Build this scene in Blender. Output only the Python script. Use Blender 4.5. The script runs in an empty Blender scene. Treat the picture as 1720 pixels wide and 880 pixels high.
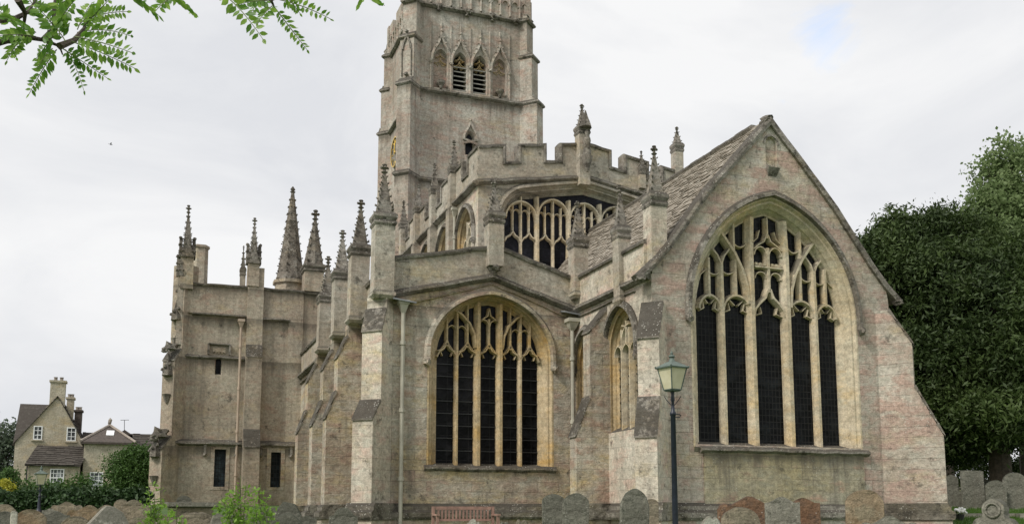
import bpy, bmesh, math, random
import numpy as np
from math import sin, cos, tan, atan, atan2, sqrt, pi, radians, acos, hypot
from mathutils import Vector, Matrix, noise
from mathutils.geometry import tessellate_polygon

C = bpy.context.scene.collection
SC = bpy.context.scene
R = random.Random(7)

# ------------------------------------------------------------------ camera
FPX, YAW, PIT, EYE = 1631.0, radians(20.35), atan(215/1631.0), 1.6
cd = bpy.data.cameras.new('camera'); cam = bpy.data.objects.new('camera', cd); C.objects.link(cam)
cam.location = (0, 0, EYE)
cam.rotation_euler = (pi/2+PIT, 0, -YAW)
cd.sensor_width = 36; cd.lens = 36*FPX/1720; cd.shift_y = 205/1720
cd.clip_end = 5000; cd.clip_start = 0.05
SC.camera = cam
SC.view_settings.view_transform = 'Standard'; SC.view_settings.look = 'None'
SC.view_settings.exposure = 0.0; SC.view_settings.gamma = 1

# ------------------------------------------------------------------ sky (overcast) and soft sun from the left
SUN_AZ, SUN_EL = radians(-112), radians(46)        # azimuth from +Y towards +X
w = bpy.data.worlds.new('World'); SC.world = w; w.use_nodes = True
nt = w.node_tree; nt.nodes.clear()
def N(nt, t, **k):
    n = nt.nodes.new(t)
    for a, b in k.items():
        if a == 'inp':
            for i, v in b.items(): n.inputs[i].default_value = v
        else: setattr(n, a, b)
    return n
L = lambda nt, a, b: nt.links.new(a, b)
sky = N(nt, 'ShaderNodeTexSky', sky_type='NISHITA', sun_disc=False, sun_elevation=SUN_EL, sun_rotation=SUN_AZ)
tc = N(nt, 'ShaderNodeTexCoord')
mp = N(nt, 'ShaderNodeMapping', inp={3: (1, 1, 2.2)})
L(nt, tc.outputs['Generated'], mp.inputs[0])
n1 = N(nt, 'ShaderNodeTexNoise', inp={'Scale': 3.0, 'Detail': 8.0, 'Roughness': 0.55, 'Distortion': 0.5})
L(nt, mp.outputs[0], n1.inputs['Vector'])
cr = N(nt, 'ShaderNodeValToRGB'); L(nt, n1.outputs['Fac'], cr.inputs[0])
cr.color_ramp.elements[0].position = 0.34; cr.color_ramp.elements[0].color = (7.5, 7.65, 8.0, 1)
cr.color_ramp.elements[1].position = 0.62; cr.color_ramp.elements[1].color = (9.3, 9.33, 9.4, 1)
# brighter towards the zenith, as an overcast sky is
sx = N(nt, 'ShaderNodeSeparateXYZ'); L(nt, tc.outputs['Generated'], sx.inputs[0])
mr = N(nt, 'ShaderNodeMapRange', inp={1: 0.47, 2: 0.95, 3: 1.0, 4: 1.25}); L(nt, sx.outputs['Z'], mr.inputs[0])
vm = N(nt, 'ShaderNodeVectorMath', operation='SCALE'); L(nt, cr.outputs[0], vm.inputs[0]); L(nt, mr.outputs[0], vm.inputs['Scale'])
# thin breaks where the blue shows
def fardir(px, py):
    cx, cy = (px-860)/FPX, (645-py)/FPX
    f = Vector((sin(YAW)*cos(PIT), cos(YAW)*cos(PIT), sin(PIT))); r = Vector((cos(YAW), -sin(YAW), 0))
    u = Vector((-sin(YAW)*sin(PIT), -cos(YAW)*sin(PIT), cos(PIT)))
    return (f+r*cx+u*cy)
n2 = N(nt, 'ShaderNodeTexNoise', inp={'Scale': 9.0, 'Detail': 5.0, 'Roughness': 0.6, 'Distortion': 0.6}); L(nt, mp.outputs[0], n2.inputs['Vector'])
bd = fardir(1383, 62).normalized()
dv = N(nt, 'ShaderNodeVectorMath', operation='DISTANCE'); L(nt, tc.outputs['Generated'], dv.inputs[0]); dv.inputs[1].default_value = bd
m1 = N(nt, 'ShaderNodeMapRange', inp={1: 0.0, 2: 0.075, 3: 0.34, 4: 0.0}); L(nt, dv.outputs['Value'], m1.inputs[0])
m2 = N(nt, 'ShaderNodeMath', operation='ADD'); L(nt, n2.outputs['Fac'], m2.inputs[0]); L(nt, m1.outputs[0], m2.inputs[1])
m3 = N(nt, 'ShaderNodeMapRange', inp={1: 0.70, 2: 1.0, 3: 0.0, 4: 0.5}); L(nt, m2.outputs[0], m3.inputs[0])
bl = N(nt, 'ShaderNodeMix', data_type='RGBA'); L(nt, m3.outputs[0], bl.inputs[0]); L(nt, vm.outputs[0], bl.inputs[6])
sk = N(nt, 'ShaderNodeVectorMath', operation='SCALE', inp={'Scale': 3.6}); L(nt, sky.outputs[0], sk.inputs[0]); L(nt, sk.outputs[0], bl.inputs[7])
bg = N(nt, 'ShaderNodeBackground', inp={1: 0.1}); L(nt, bl.outputs[2], bg.inputs[0])
L(nt, bg.outputs[0], N(nt, 'ShaderNodeOutputWorld').inputs[0])

sd = bpy.data.lights.new('sun', 'SUN'); so = bpy.data.objects.new('sun', sd); C.objects.link(so)
sd.energy = 2.9; sd.angle = radians(14); sd.color = (1, 0.95, 0.88)
sdir = Vector((sin(SUN_AZ)*cos(SUN_EL), cos(SUN_AZ)*cos(SUN_EL), sin(SUN_EL)))
so.rotation_euler = sdir.to_track_quat('Z', 'Y').to_euler(); so.location = sdir*60

# ------------------------------------------------------------------ measuring helpers (photo survey -> plan)
def onY(px, py, Y): d = fardir(px, py); t = Y/d.y; return (d.x*t, EYE+d.z*t)
def onX(px, py, X): d = fardir(px, py); t = X/d.x; return (d.y*t, EYE+d.z*t)
def atd(px, dist):                                  # plan point under a picture column at a distance
    d = fardir(px, 860); l = hypot(d.x, d.y); return (d.x/l*dist, d.y/l*dist)
def topz(py, px, dist):
    d = fardir(px, py); return EYE + d.z*dist/hypot(d.x, d.y)
def ground(x, y):
    d = hypot(x, y)
    z = np.interp(d, [0, 8, 20, 28, 42, 80, 200, 1500], [0, .1, .78, 1.15, 1.95, 2.7, 3.5, 6])
    return float(z)

# ------------------------------------------------------------------ materials
MATS = {}
def newmat(name):
    m = bpy.data.materials.new(name); m.use_nodes = True
    nt = m.node_tree; b = nt.nodes['Principled BSDF']; MATS[name] = m
    return m, nt, b
def mixc(nt, fac, a, b, blend='MIX'):
    n = N(nt, 'ShaderNodeMix', data_type='RGBA', blend_type=blend)
    for s, v in ((0, fac), (6, a), (7, b)):
        if hasattr(v, 'is_output') or hasattr(v, 'links'): L(nt, v, n.inputs[s])
        else: n.inputs[s].default_value = v if s == 0 else (*v, 1) if len(v) == 3 else v
    return n.outputs[2]
def nz(nt, vec, scale, detail=4, rough=.55, dist=0):
    n = N(nt, 'ShaderNodeTexNoise', inp={'Scale': scale, 'Detail': detail, 'Roughness': rough, 'Distortion': dist})
    L(nt, vec, n.inputs['Vector']); return n.outputs['Fac']
def rng(nt, v, a, b, c=0., d=1.):
    n = N(nt, 'ShaderNodeMapRange', inp={1: a, 2: b, 3: c, 4: d}); L(nt, v, n.inputs[0]); return n.outputs[0]
def mth(nt, op, a, b):
    n = N(nt, 'ShaderNodeMath', operation=op)
    for i, v in enumerate((a, b)):
        if isinstance(v, (int, float)): n.inputs[i].default_value = v
        else: L(nt, v, n.inputs[i])
    return n.outputs[0]

def stone(name, base, warm, pink, grey, dark=(.075, .07, .055), lich=.5, pinkn=.5, block=1., bump=.35, streak=.5, warmn=.5, courses=(.62, .27), ledges=()):
    m, nt, b = newmat(name)
    tc = N(nt, 'ShaderNodeTexCoord'); P = tc.outputs['Object']
    geo = N(nt, 'ShaderNodeNewGeometry')
    sp = N(nt, 'ShaderNodeSeparateXYZ'); L(nt, P, sp.inputs[0])
    u = mth(nt, 'ADD', sp.outputs[0], mth(nt, 'MULTIPLY', sp.outputs[1], .83))
    cb = N(nt, 'ShaderNodeCombineXYZ'); L(nt, u, cb.inputs[0]); L(nt, sp.outputs[2], cb.inputs[1])
    br = N(nt, 'ShaderNodeTexBrick', offset=.5, inp={'Scale': 1., 'Mortar Size': .010, 'Mortar Smooth': .4, 'Bias': 0., 'Brick Width': courses[0], 'Row Height': courses[1],
        'Color1': (0, 0, 0, 1), 'Color2': (1, 1, 1, 1), 'Mortar': (.5, .5, .5, 1)})
    wob = N(nt, 'ShaderNodeTexNoise', inp={'Scale': 1.1, 'Detail': 2.}); L(nt, P, wob.inputs['Vector'])
    wv = N(nt, 'ShaderNodeVectorMath', operation='SCALE', inp={'Scale': .07}); L(nt, wob.outputs['Color'], wv.inputs[0])
    wa = N(nt, 'ShaderNodeVectorMath', operation='ADD'); L(nt, cb.outputs[0], wa.inputs[0]); L(nt, wv.outputs[0], wa.inputs[1])
    L(nt, wa.outputs[0], br.inputs['Vector'])
    bed = N(nt, 'ShaderNodeMapping', inp={3: (.85, .85, 1.9) if block else (1, 1, 1)}); L(nt, P, bed.inputs[0]); PB = bed.outputs[0]
    big = nz(nt, P, .42, 5, .62); mid = nz(nt, PB, 1.7, 6, .65, .15); fine = nz(nt, P, 9, 5, .72); big2 = N(nt, 'ShaderNodeVectorMath', operation='ADD'); L(nt, PB, big2.inputs[0]); big2.inputs[1].default_value = (31, 17, 5)
    bb = nz(nt, big2.outputs[0], .75, 5, .66)
    col = mixc(nt, rng(nt, big, .38, .62), base, grey)
    col = mixc(nt, rng(nt, bb, .60-.16*warmn, .74-.1*warmn), col, warm)
    big3 = N(nt, 'ShaderNodeVectorMath', operation='ADD'); L(nt, PB, big3.inputs[0]); big3.inputs[1].default_value = (-7, 43, 11)
    gg = nz(nt, big3.outputs[0], 2.6, 5, .62); col = mixc(nt, mth(nt, 'MULTIPLY', rng(nt, gg, .5, .62), .55*(grey[0] > .3)), col, tuple(g*k for g, k in zip(grey, (.93, .97, .95))))
    # single blocks and worn patches of redder stone
    pk = mth(nt, 'ADD', mid, mth(nt, 'MULTIPLY', br.outputs['Color'], .22*block))
    col = mixc(nt, rng(nt, pk, .72-.22*pinkn, .86-.2*pinkn), col, pink)
    tone = N(nt, 'ShaderNodeMix', data_type='RGBA', blend_type='MULTIPLY', inp={0: .5*block}); L(nt, col, tone.inputs[6])
    tr = N(nt, 'ShaderNodeValToRGB'); L(nt, br.outputs['Color'], tr.inputs[0]); tr.color_ramp.elements[0].color = (.78, .77, .75, 1); tr.color_ramp.elements[1].color = (1.08, 1.06, 1.02, 1)
    L(nt, tr.outputs[0], tone.inputs[7]); col = tone.outputs[2]
    # fine mottle
    fm = rng(nt, fine, .28, .72, .62, 1.32)
    grn = rng(nt, nz(nt, P, 34, 3, .7), .3, .7, .78, 1.22); fm = mth(nt, 'MULTIPLY', mth(nt, 'MULTIPLY', fm, grn), mth(nt, 'MULTIPLY', rng(nt, mid, .3, .7, .84, 1.13), rng(nt, big, .3, .7, .82, 1.16)))
    fm = mth(nt, 'MULTIPLY', fm, .92)
    mv = N(nt, 'ShaderNodeVectorMath', operation='SCALE'); L(nt, col, mv.inputs[0]); L(nt, fm, mv.inputs['Scale']); col = mv.outputs[0]
    # run-off stains: long in z
    st = N(nt, 'ShaderNodeMapping', inp={3: (2.6, 2.6, .22)}); L(nt, P, st.inputs[0])
    s = nz(nt, st.outputs[0], 1.2, 5, .65)
    sf = mth(nt, 'MULTIPLY', rng(nt, s, .5, .72), streak)
    col = mixc(nt, sf, col, (.15, .13, .105))
    # soot and algae run down from the ledges the rain drips off
    for zl, ln in ledges:
        a_ = rng(nt, mth(nt, 'ADD', sp.outputs[2], mth(nt, 'MULTIPLY', s, ln*1.6)), zl-ln*.9+ln*.8, zl+ln*.75); b_ = rng(nt, sp.outputs[2], zl+.02, zl-.02)
        col = mixc(nt, mth(nt, 'MULTIPLY', mth(nt, 'MULTIPLY', a_, b_), .72), col, (.115, .10, .078))
    # mortar lines
    mf = mth(nt, 'MULTIPLY', mth(nt, 'MULTIPLY', br.outputs['Fac'], .75*block), rng(nt, nz(nt, P, .9, 3, .6), .42, .62, .12, 1.))
    col = mixc(nt, mf, col, (.10, .085, .065))
    # lichen: dark crust and pale spots, more on ledges
    ns = N(nt, 'ShaderNodeSeparateXYZ'); L(nt, geo.outputs['Normal'], ns.inputs[0])
    up = rng(nt, ns.outputs[2], .12, .5)
    lk = nz(nt, P, 3.3, 7, .72)
    thr = mth(nt, 'ADD', mth(nt, 'ADD', lk, mth(nt, 'MULTIPLY', up, .27)), .12*(lich-.5))
    col = mixc(nt, mth(nt, 'MULTIPLY', rng(nt, thr, .57, .68), .8), col, dark)
    vo = N(nt, 'ShaderNodeTexVoronoi', inp={'Scale': 16., 'Randomness': 1.}); L(nt, P, vo.inputs['Vector'])
    spt = mth(nt, 'MULTIPLY', rng(nt, vo.outputs['Distance'], .26, .14), rng(nt, nz(nt, P, 1.4, 4, .6), .62-.14*lich, .7-.14*lich))
    spt = mth(nt, 'MULTIPLY', spt, .6)
    col = mixc(nt, spt, col, (.66, .64, .57))
    yl = mth(nt, 'MULTIPLY', rng(nt, nz(nt, P, 5.1, 4, .7), .68, .74), .3*lich)
    col = mixc(nt, yl, col, (.42, .33, .1))
    L(nt, col, b.inputs['Base Color']); b.inputs['Roughness'].default_value = .93
    b.inputs['Specular IOR Level'].default_value = .25
    h = mth(nt, 'ADD', mth(nt, 'MULTIPLY', fine, .5), mth(nt, 'MULTIPLY', mid, .9))
    h = mth(nt, 'SUBTRACT', h, mth(nt, 'MULTIPLY', br.outputs['Fac'], .35*block))
    bp = N(nt, 'ShaderNodeBump', inp={'Strength': bump, 'Distance': .08}); L(nt, h, bp.inputs['Height']); L(nt, bp.outputs[0], b.inputs['Normal'])
    return m
SM = dict(block=.62, bump=.55)
stone('stone_gable', (.485, .405, .32), (.54, .445, .305), (.43, .315, .26), (.56, .52, .445), lich=.5, pinkn=.85, streak=.3, **SM)
stone('stone_apron', (.45, .395, .26), (.52, .44, .26), (.40, .27, .2), (.40, .37, .29), lich=.4, pinkn=.35, streak=.9, block=.6, warmn=.9, ledges=((3.0, .5),))
stone('stone_aisle', (.46, .375, .285), (.55, .435, .24), (.39, .285, .22), (.53, .49, .41), lich=.4, pinkn=.72, warmn=.8, streak=.55, **SM, ledges=((7.0, .35),))
stone('stone_side', (.60, .52, .41), (.63, .53, .35), (.53, .41, .335), (.63, .58, .49), lich=.5, pinkn=.75, block=.5, streak=.35, ledges=((7.05, .25),))
stone('stone_nave', (.445, .38, .3), (.51, .425, .285), (.395, .31, .245), (.47, .435, .37), lich=.55, pinkn=.6, block=.35, streak=.45, ledges=((12.7, .35),))
stone('stone_tower', (.44, .375, .31), (.48, .40, .295), (.40, .305, .25), (.52, .485, .425), lich=.4, pinkn=.9, block=.4, streak=.6, ledges=((25.4, .4), (21.12, .5), (16.8, .5)))
stone('stone_porch', (.41, .335, .255), (.46, .375, .245), (.35, .26, .2), (.45, .40, .32), lich=.4, pinkn=.65, block=.4, streak=.6, warmn=.5, ledges=((4.2, .8), (7.8, .6), (9.53, .45), (10.78, .45)))
stone('stone_weathered', (.20, .172, .138), (.25, .205, .14), (.18, .145, .115), (.31, .285, .25), dark=(.05, .044, .035), lich=1.0, pinkn=.2, block=.1, bump=.8, streak=.4)
stone('stone_plinth', (.15, .13, .10), (.23, .2, .13), (.15, .12, .1), (.29, .27, .23), dark=(.045, .04, .032), lich=1.1, pinkn=.3, block=.3, bump=.8, streak=.6)
stone('stone_tracery', (.64, .53, .36), (.64, .48, .26), (.54, .40, .27), (.61, .54, .42), lich=.0, pinkn=.1, block=.2, bump=.15, streak=.15, warmn=.6)
stone('stone_jamb', (.54, .40, .215), (.56, .37, .145), (.45, .29, .17), (.52, .42, .28), lich=.05, pinkn=.2, block=.35, bump=.2, streak=.3, warmn=.7)
stone('stone_cottage', (.47, .41, .30), (.49, .39, .24), (.43, .35, .26), (.48, .43, .34), lich=.1, pinkn=.3, block=.15, streak=.3, courses=(.5, .2))
stone('stone_pink', (.40, .29, .235), (.43, .33, .24), (.35, .22, .18), (.42, .36, .3), lich=.2, pinkn=.6, **SM)
HS = dict(block=0, bump=.9)
stone('headstone_grey', (.24, .225, .18), (.28, .26, .18), (.22, .19, .14), (.30, .29, .245), dark=(.07, .07, .052), lich=.8, streak=.5, **HS)
stone('headstone_green', (.135, .13, .1), (.2, .19, .13), (.12, .11, .085), (.25, .245, .205), dark=(.05, .055, .04), lich=.8, streak=.5, **HS)
stone('headstone_red', (.21, .10, .055), (.27, .15, .07), (.15, .075, .05), (.24, .17, .11), dark=(.07, .05, .04), lich=.85, streak=.4, **HS)
stone('headstone_orange', (.27, .165, .085), (.25, .2, .13), (.23, .115, .06), (.34, .3, .22), dark=(.10, .08, .05), lich=.7, streak=.4, warmn=.8, **HS)
stone('headstone_buff', (.30, .24, .165), (.33, .26, .15), (.25, .18, .13), (.32, .28, .21), dark=(.085, .075, .055), lich=.8, streak=.5, **HS)
stone('headstone_pale', (.52, .49, .40), (.5, .45, .33), (.42, .36, .28), (.56, .54, .47), dark=(.15, .14, .11), lich=.6, streak=.3, **HS)

def plain(name, col, rough=.6, metal=0, nscale=0, var=.3, bump=0, spec=.5):
    m, nt, b = newmat(name)
    b.inputs['Roughness'].default_value = rough; b.inputs['Metallic'].default_value = metal; b.inputs['Specular IOR Level'].default_value = spec
    if nscale:
        tc = N(nt, 'ShaderNodeTexCoord'); f = nz(nt, tc.outputs['Object'], nscale, 5, .65)
        c = mixc(nt, rng(nt, f, .35, .68), tuple(x*(1-var) for x in col), tuple(min(1, x*(1+var)) for x in col)); L(nt, c, b.inputs['Base Color'])
        if bump:
            bp = N(nt, 'ShaderNodeBump', inp={'Strength': bump, 'Distance': .03}); L(nt, f, bp.inputs['Height']); L(nt, bp.outputs[0], b.inputs['Normal'])
    else: b.inputs['Base Color'].default_value = (*col, 1)
    return m
plain('black_paint', (.012, .016, .028), .42, 0, 12, .35)
plain('verdigris', (.10, .13, .11), .65, 0, 14, .3, .2)
plain('pipe_paint', (.43, .405, .33), .6, 0, 3, .15)
plain('pipe_pink', (.42, .33, .25), .6, 0, 3, .15)
plain('lead_sheet', (.23, .24, .245), .55, 0, 2, .2)
plain('louvre_slate', (.30, .285, .25), .8, 0, 6, .3)
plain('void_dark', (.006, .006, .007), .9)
plain('gilt', (.75, .52, .12), .35, .7)
plain('white_paint', (.78, .79, .78), .5, 0, 4, .06)
plain('teak_red', (.28, .17, .13), .7, 0, 7, .3, .2)
plain('bark', (.07, .055, .04), .95, 0, 9, .4, .6)
plain('green_stem', (.12, .15, .05), .7, 0, 9, .3)
plain('brown_tile', (.075, .06, .05), .9, 0, 5, .35, .5)
plain('chimney_pot', (.28, .24, .2), .8, 0, 5, .3)
plain('dark_metal', (.03, .03, .03), .5)
plain('white_petal', (.8, .8, .76), .7)
plain('feather', (.03, .03, .035), .8)

def glassmat(name, col, grid, leadc, diag=False):
    m, nt, b = newmat(name)
    tc = N(nt, 'ShaderNodeTexCoord'); P = tc.outputs['Object']
    sp = N(nt, 'ShaderNodeSeparateXYZ'); L(nt, P, sp.inputs[0])
    u = mth(nt, 'ADD', sp.outputs[0], sp.outputs[1])
    cb = N(nt, 'ShaderNodeCombineXYZ'); L(nt, u, cb.inputs[0]); L(nt, sp.outputs[2], cb.inputs[1])
    if diag:
        rt = N(nt, 'ShaderNodeVectorRotate', rotation_type='Z_AXIS', inp={'Angle': radians(45)}); L(nt, cb.outputs[0], rt.inputs['Vector']); V = rt.outputs[0]
    else: V = cb.outputs[0]
    br = N(nt, 'ShaderNodeTexBrick', offset=0., inp={'Scale': 1., 'Mortar Size': .011, 'Mortar Smooth': .3, 'Brick Width': grid[0], 'Row Height': grid[1],
        'Color1': (0, 0, 0, 1), 'Color2': (1, 1, 1, 1)}); L(nt, V, br.inputs['Vector'])
    f = nz(nt, P, 2.2, 4, .6)
    c = mixc(nt, br.outputs['Color'], tuple(x*.5 for x in col), tuple(x*1.7 for x in col))
    c = mixc(nt, rng(nt, f, .5, .66), c, tuple(x*4.5 for x in col))
    c = mixc(nt, br.outputs['Fac'], c, leadc)
    L(nt, c, b.inputs['Base Color']); b.inputs['Roughness'].default_value = .3; b.inputs['Specular IOR Level'].default_value = .1
    # old leaded panes never lie quite flat
    ad = mth(nt, 'ADD', mth(nt, 'MULTIPLY', br.outputs['Color'], .4), f)
    bp = N(nt, 'ShaderNodeBump', inp={'Strength': .9, 'Distance': .04}); L(nt, ad, bp.inputs['Height']); L(nt, bp.outputs[0], b.inputs['Normal'])
glassmat('leaded_glass', (.004, .0045, .005), (.105, .16), (.026, .026, .025))
glassmat('dark_glass', (.0035, .0035, .004), (.3, .33), (.02, .02, .02))
glassmat('grey_glass', (.016, .021, .023), (.105, .16), (.04, .04, .04))
glassmat('clear_dark', (.008, .008, .011), (.35, .45), (.018, .018, .02))
glassmat('pane_glass', (.10, .105, .11), (5, 5), (.05, .05, .05))
m, nt, b = newmat('lamp_glass'); b.inputs['Roughness'].default_value = .35
tcn = N(nt, 'ShaderNodeTexCoord'); f = nz(nt, tcn.outputs['Object'], 7, 4, .6)
L(nt, mixc(nt, rng(nt, f, .35, .65), (.60, .55, .37), (.72, .67, .49)), b.inputs['Base Color'])
b.inputs['Transmission Weight'].default_value = .12

def slate(name, a, b2, lich):
    m, nt, b = newmat(name)
    g = N(nt, 'ShaderNodeNewGeometry'); tc = N(nt, 'ShaderNodeTexCoord'); P = tc.outputs['Object']
    c = mixc(nt, g.outputs['Random Per Island'], a, b2)
    f = nz(nt, P, 4.5, 6, .7); c = mixc(nt, rng(nt, f, .5, .66), c, lich)
    f2 = nz(nt, P, 11, 4, .7); c = mixc(nt, mth(nt, 'MULTIPLY', rng(nt, f2, .58, .7), .7), c, (.055, .05, .04))
    L(nt, c, b.inputs['Base Color']); b.inputs['Roughness'].default_value = .95; b.inputs['Specular IOR Level'].default_value = .2
    bp = N(nt, 'ShaderNodeBump', inp={'Strength': .5, 'Distance': .04}); L(nt, f2, bp.inputs['Height']); L(nt, bp.outputs[0], b.inputs['Normal'])
slate('stone_slate', (.225, .195, .155), (.34, .30, .245), (.43, .40, .345))
slate('cottage_slate', (.05, .044, .038), (.08, .07, .06), (.10, .09, .078))

def leafmat(name, a, b2, c3, trans=.25, nscale=.5, rough=.6):
    m, nt, b = newmat(name)
    g = N(nt, 'ShaderNodeNewGeometry'); tc = N(nt, 'ShaderNodeTexCoord')
    c = mixc(nt, g.outputs['Random Per Island'], a, b2)
    f = nz(nt, tc.outputs['Object'], nscale, 3, .6); c = mixc(nt, rng(nt, f, .45, .65), c, c3)
    L(nt, c, b.inputs['Base Color']); b.inputs['Roughness'].default_value = rough; b.inputs['Specular IOR Level'].default_value = .3
    tr = N(nt, 'ShaderNodeBsdfTranslucent'); L(nt, c, tr.inputs[0])
    mx = N(nt, 'ShaderNodeMixShader', inp={0: trans}); L(nt, b.outputs[0], mx.inputs[1]); L(nt, tr.outputs[0], mx.inputs[2])
    L(nt, mx.outputs[0], nt.nodes['Material Output'].inputs[0])
leafmat('yew_leaf', (.026, .046, .013), (.045, .072, .019), (.072, .11, .028), .2, .3)
leafmat('tree_leaf', (.13, .19, .07), (.23, .30, .13), (.18, .25, .10), .45)
leafmat('hedge_leaf', (.018, .04, .014), (.04, .08, .022), (.03, .062, .018), .12, 1.5)
leafmat('shrub_leaf', (.04, .085, .018), (.08, .15, .034), (.06, .12, .025), .25, 1.2)
leafmat('gold_leaf', (.35, .33, .03), (.5, .45, .05), (.28, .3, .04), .3, 3)
leafmat('far_leaf', (.06, .085, .055), (.11, .145, .09), (.085, .11, .07), .25)
leafmat('young_leaf', (.16, .30, .04), (.26, .42, .07), (.2, .36, .05), .45, 4)
leafmat('locust_leaf', (.09, .22, .022), (.34, .52, .085), (.10, .23, .028), .6, 7, .4)
leafmat('grass_blade', (.06, .13, .02), (.10, .19, .035), (.08, .15, .028), .3, 1)

m, nt, b = newmat('turf'); tcn = N(nt, 'ShaderNodeTexCoord'); P = tcn.outputs['Object']
c = mixc(nt, rng(nt, nz(nt, P, .7, 6, .6), .35, .65), (.045, .095, .018), (.08, .14, .03))
c = mixc(nt, rng(nt, nz(nt, P, 12, 5, .7), .4, .7), c, (.035, .07, .014))
L(nt, c, b.inputs['Base Color']); b.inputs['Roughness'].default_value = 1

# ------------------------------------------------------------------ mesh helpers
class MB:
    def __init__(s): s.v = []; s.f = []
    def add(s, vs, fs):
        o = len(s.v); s.v += [tuple(p) for p in vs]; s.f += [tuple(i+o for i in f) for f in fs]; return s
    def box(s, x0, x1, y0, y1, z0, z1, rz=0, c=None):
        p = [Vector((x, y, z)) for z in (z0, z1) for x, y in ((x0, y0), (x1, y0), (x1, y1), (x0, y1))]
        if rz:
            c = Vector(c or ((x0+x1)/2, (y0+y1)/2, 0)); m = Matrix.Rotation(rz, 3, 'Z')
            p = [m @ (q-c) + c for q in p]
        return s.add(p, [(3, 2, 1, 0), (4, 5, 6, 7), (0, 1, 5, 4), (1, 2, 6, 5), (2, 3, 7, 6), (3, 0, 4, 7)])
    def tube(s, pts, r, n=8):
        rs = r if isinstance(r, (list, tuple)) else [r]*len(pts)
        pts = [Vector(p) for p in pts]; vs = []; fs = []
        for i, p in enumerate(pts):
            d = (pts[min(i+1, len(pts)-1)]-pts[max(i-1, 0)]).normalized()
            a = d.cross(Vector((0, 0, 1)) if abs(d.z) < .95 else Vector((1, 0, 0))).normalized(); bb = d.cross(a)
            for k in range(n): t = 2*pi*k/n; vs.append(p + (a*cos(t)+bb*sin(t))*rs[i])
        for i in range(len(pts)-1):
            for k in range(n): fs.append((i*n+k, i*n+(k+1) % n, (i+1)*n+(k+1) % n, (i+1)*n+k))
        fs.append(tuple(range(n))[::-1]); fs.append(tuple((len(pts)-1)*n+k for k in range(n)))
        return s.add(vs, fs)
    def lathe(s, prof, c=(0, 0, 0), n=12, rot=0, sq=False):
        """prof = [(r,z)...]; n=4 with rot pi/4 gives square sections of half width r/sqrt2"""
        vs = []; fs = []
        for r, z in prof:
            for k in range(n): t = 2*pi*k/n+rot; vs.append((c[0]+r*cos(t), c[1]+r*sin(t), c[2]+z))
        m_ = len(prof)
        for i in range(m_-1):
            for k in range(n): fs.append((i*n+k, i*n+(k+1) % n, (i+1)*n+(k+1) % n, (i+1)*n+k))
        fs.append(tuple(range(n))[::-1]); fs.append(tuple((m_-1)*n+k for k in range(n)))
        return s.add(vs, fs)
    def lump(s, c, r, seed=0, sub=2, rough=.25):
        bm = bmesh.new(); bmesh.ops.create_icosphere(bm, subdivisions=sub, radius=1)
        r = r if isinstance(r, (tuple, list)) else (r, r, r)
        for v in bm.verts:
            k = 1+rough*noise.noise(v.co*1.7+Vector((seed*3.1, seed*1.7, 0)))*2
            v.co = Vector((v.co.x*r[0]*k, v.co.y*r[1]*k, v.co.z*r[2]*k))+Vector(c)
        s.add([v.co[:] for v in bm.verts], [[v.index for v in f.verts] for f in bm.faces]); bm.free(); return s
    def build(s, name, mat, parent=None, smooth=False, bevel=0):
        me = bpy.data.meshes.new(name); me.from_pydata(s.v, [], s.f); me.validate()
        bm = bmesh.new(); bm.from_mesh(me)
        bmesh.ops.recalc_face_normals(bm, faces=bm.faces)
        if bevel:
            es = [e for e in bm.edges if len(e.link_faces) == 2 and e.calc_face_angle(0) > .6]
            bmesh.ops.bevel(bm, geom=es, offset=bevel, segments=1, affect='EDGES', clamp_overlap=True)
        bm.to_mesh(me); bm.free()
        if smooth:
            me.polygons.foreach_set('use_smooth', [True]*len(me.polygons))
            if hasattr(me, 'set_sharp_from_angle'): me.set_sharp_from_angle(angle=radians(38))
        me.materials.append(MATS[mat])
        o = bpy.data.objects.new(name, me); C.objects.link(o)
        if parent:
            o.parent = parent
            if parent.type == 'EMPTY' and parent.parent is None and not parent.get('plan'):
                pass
        return o
def empty(name, loc=(0, 0, 0), rz=0):
    o = bpy.data.objects.new(name, None); o.location = loc; o.rotation_euler = (0, 0, rz); o.empty_display_size = .3
    C.objects.link(o); return o
def tag(o, label=None, cat=None, group=None, kind=None):
    if label: o['label'] = label
    if cat: o['category'] = cat
    if group: o['group'] = group
    if kind: o['kind'] = kind
    return o

class Fr:                                            # a wall plane: u along it, z up, d out of it
    def __init__(s, ox, oy, ux, uy, nx, ny): s.o = (ox, oy); s.u = (ux, uy); s.n = (nx, ny)
    def p(s, u, z, d=0): return (s.o[0]+s.u[0]*u+s.n[0]*d, s.o[1]+s.u[1]*u+s.n[1]*d, z)
def east(Y): return Fr(0, Y, 1, 0, 0, -1)
def south(X): return Fr(X, 0, 0, 1, -1, 0)

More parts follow.
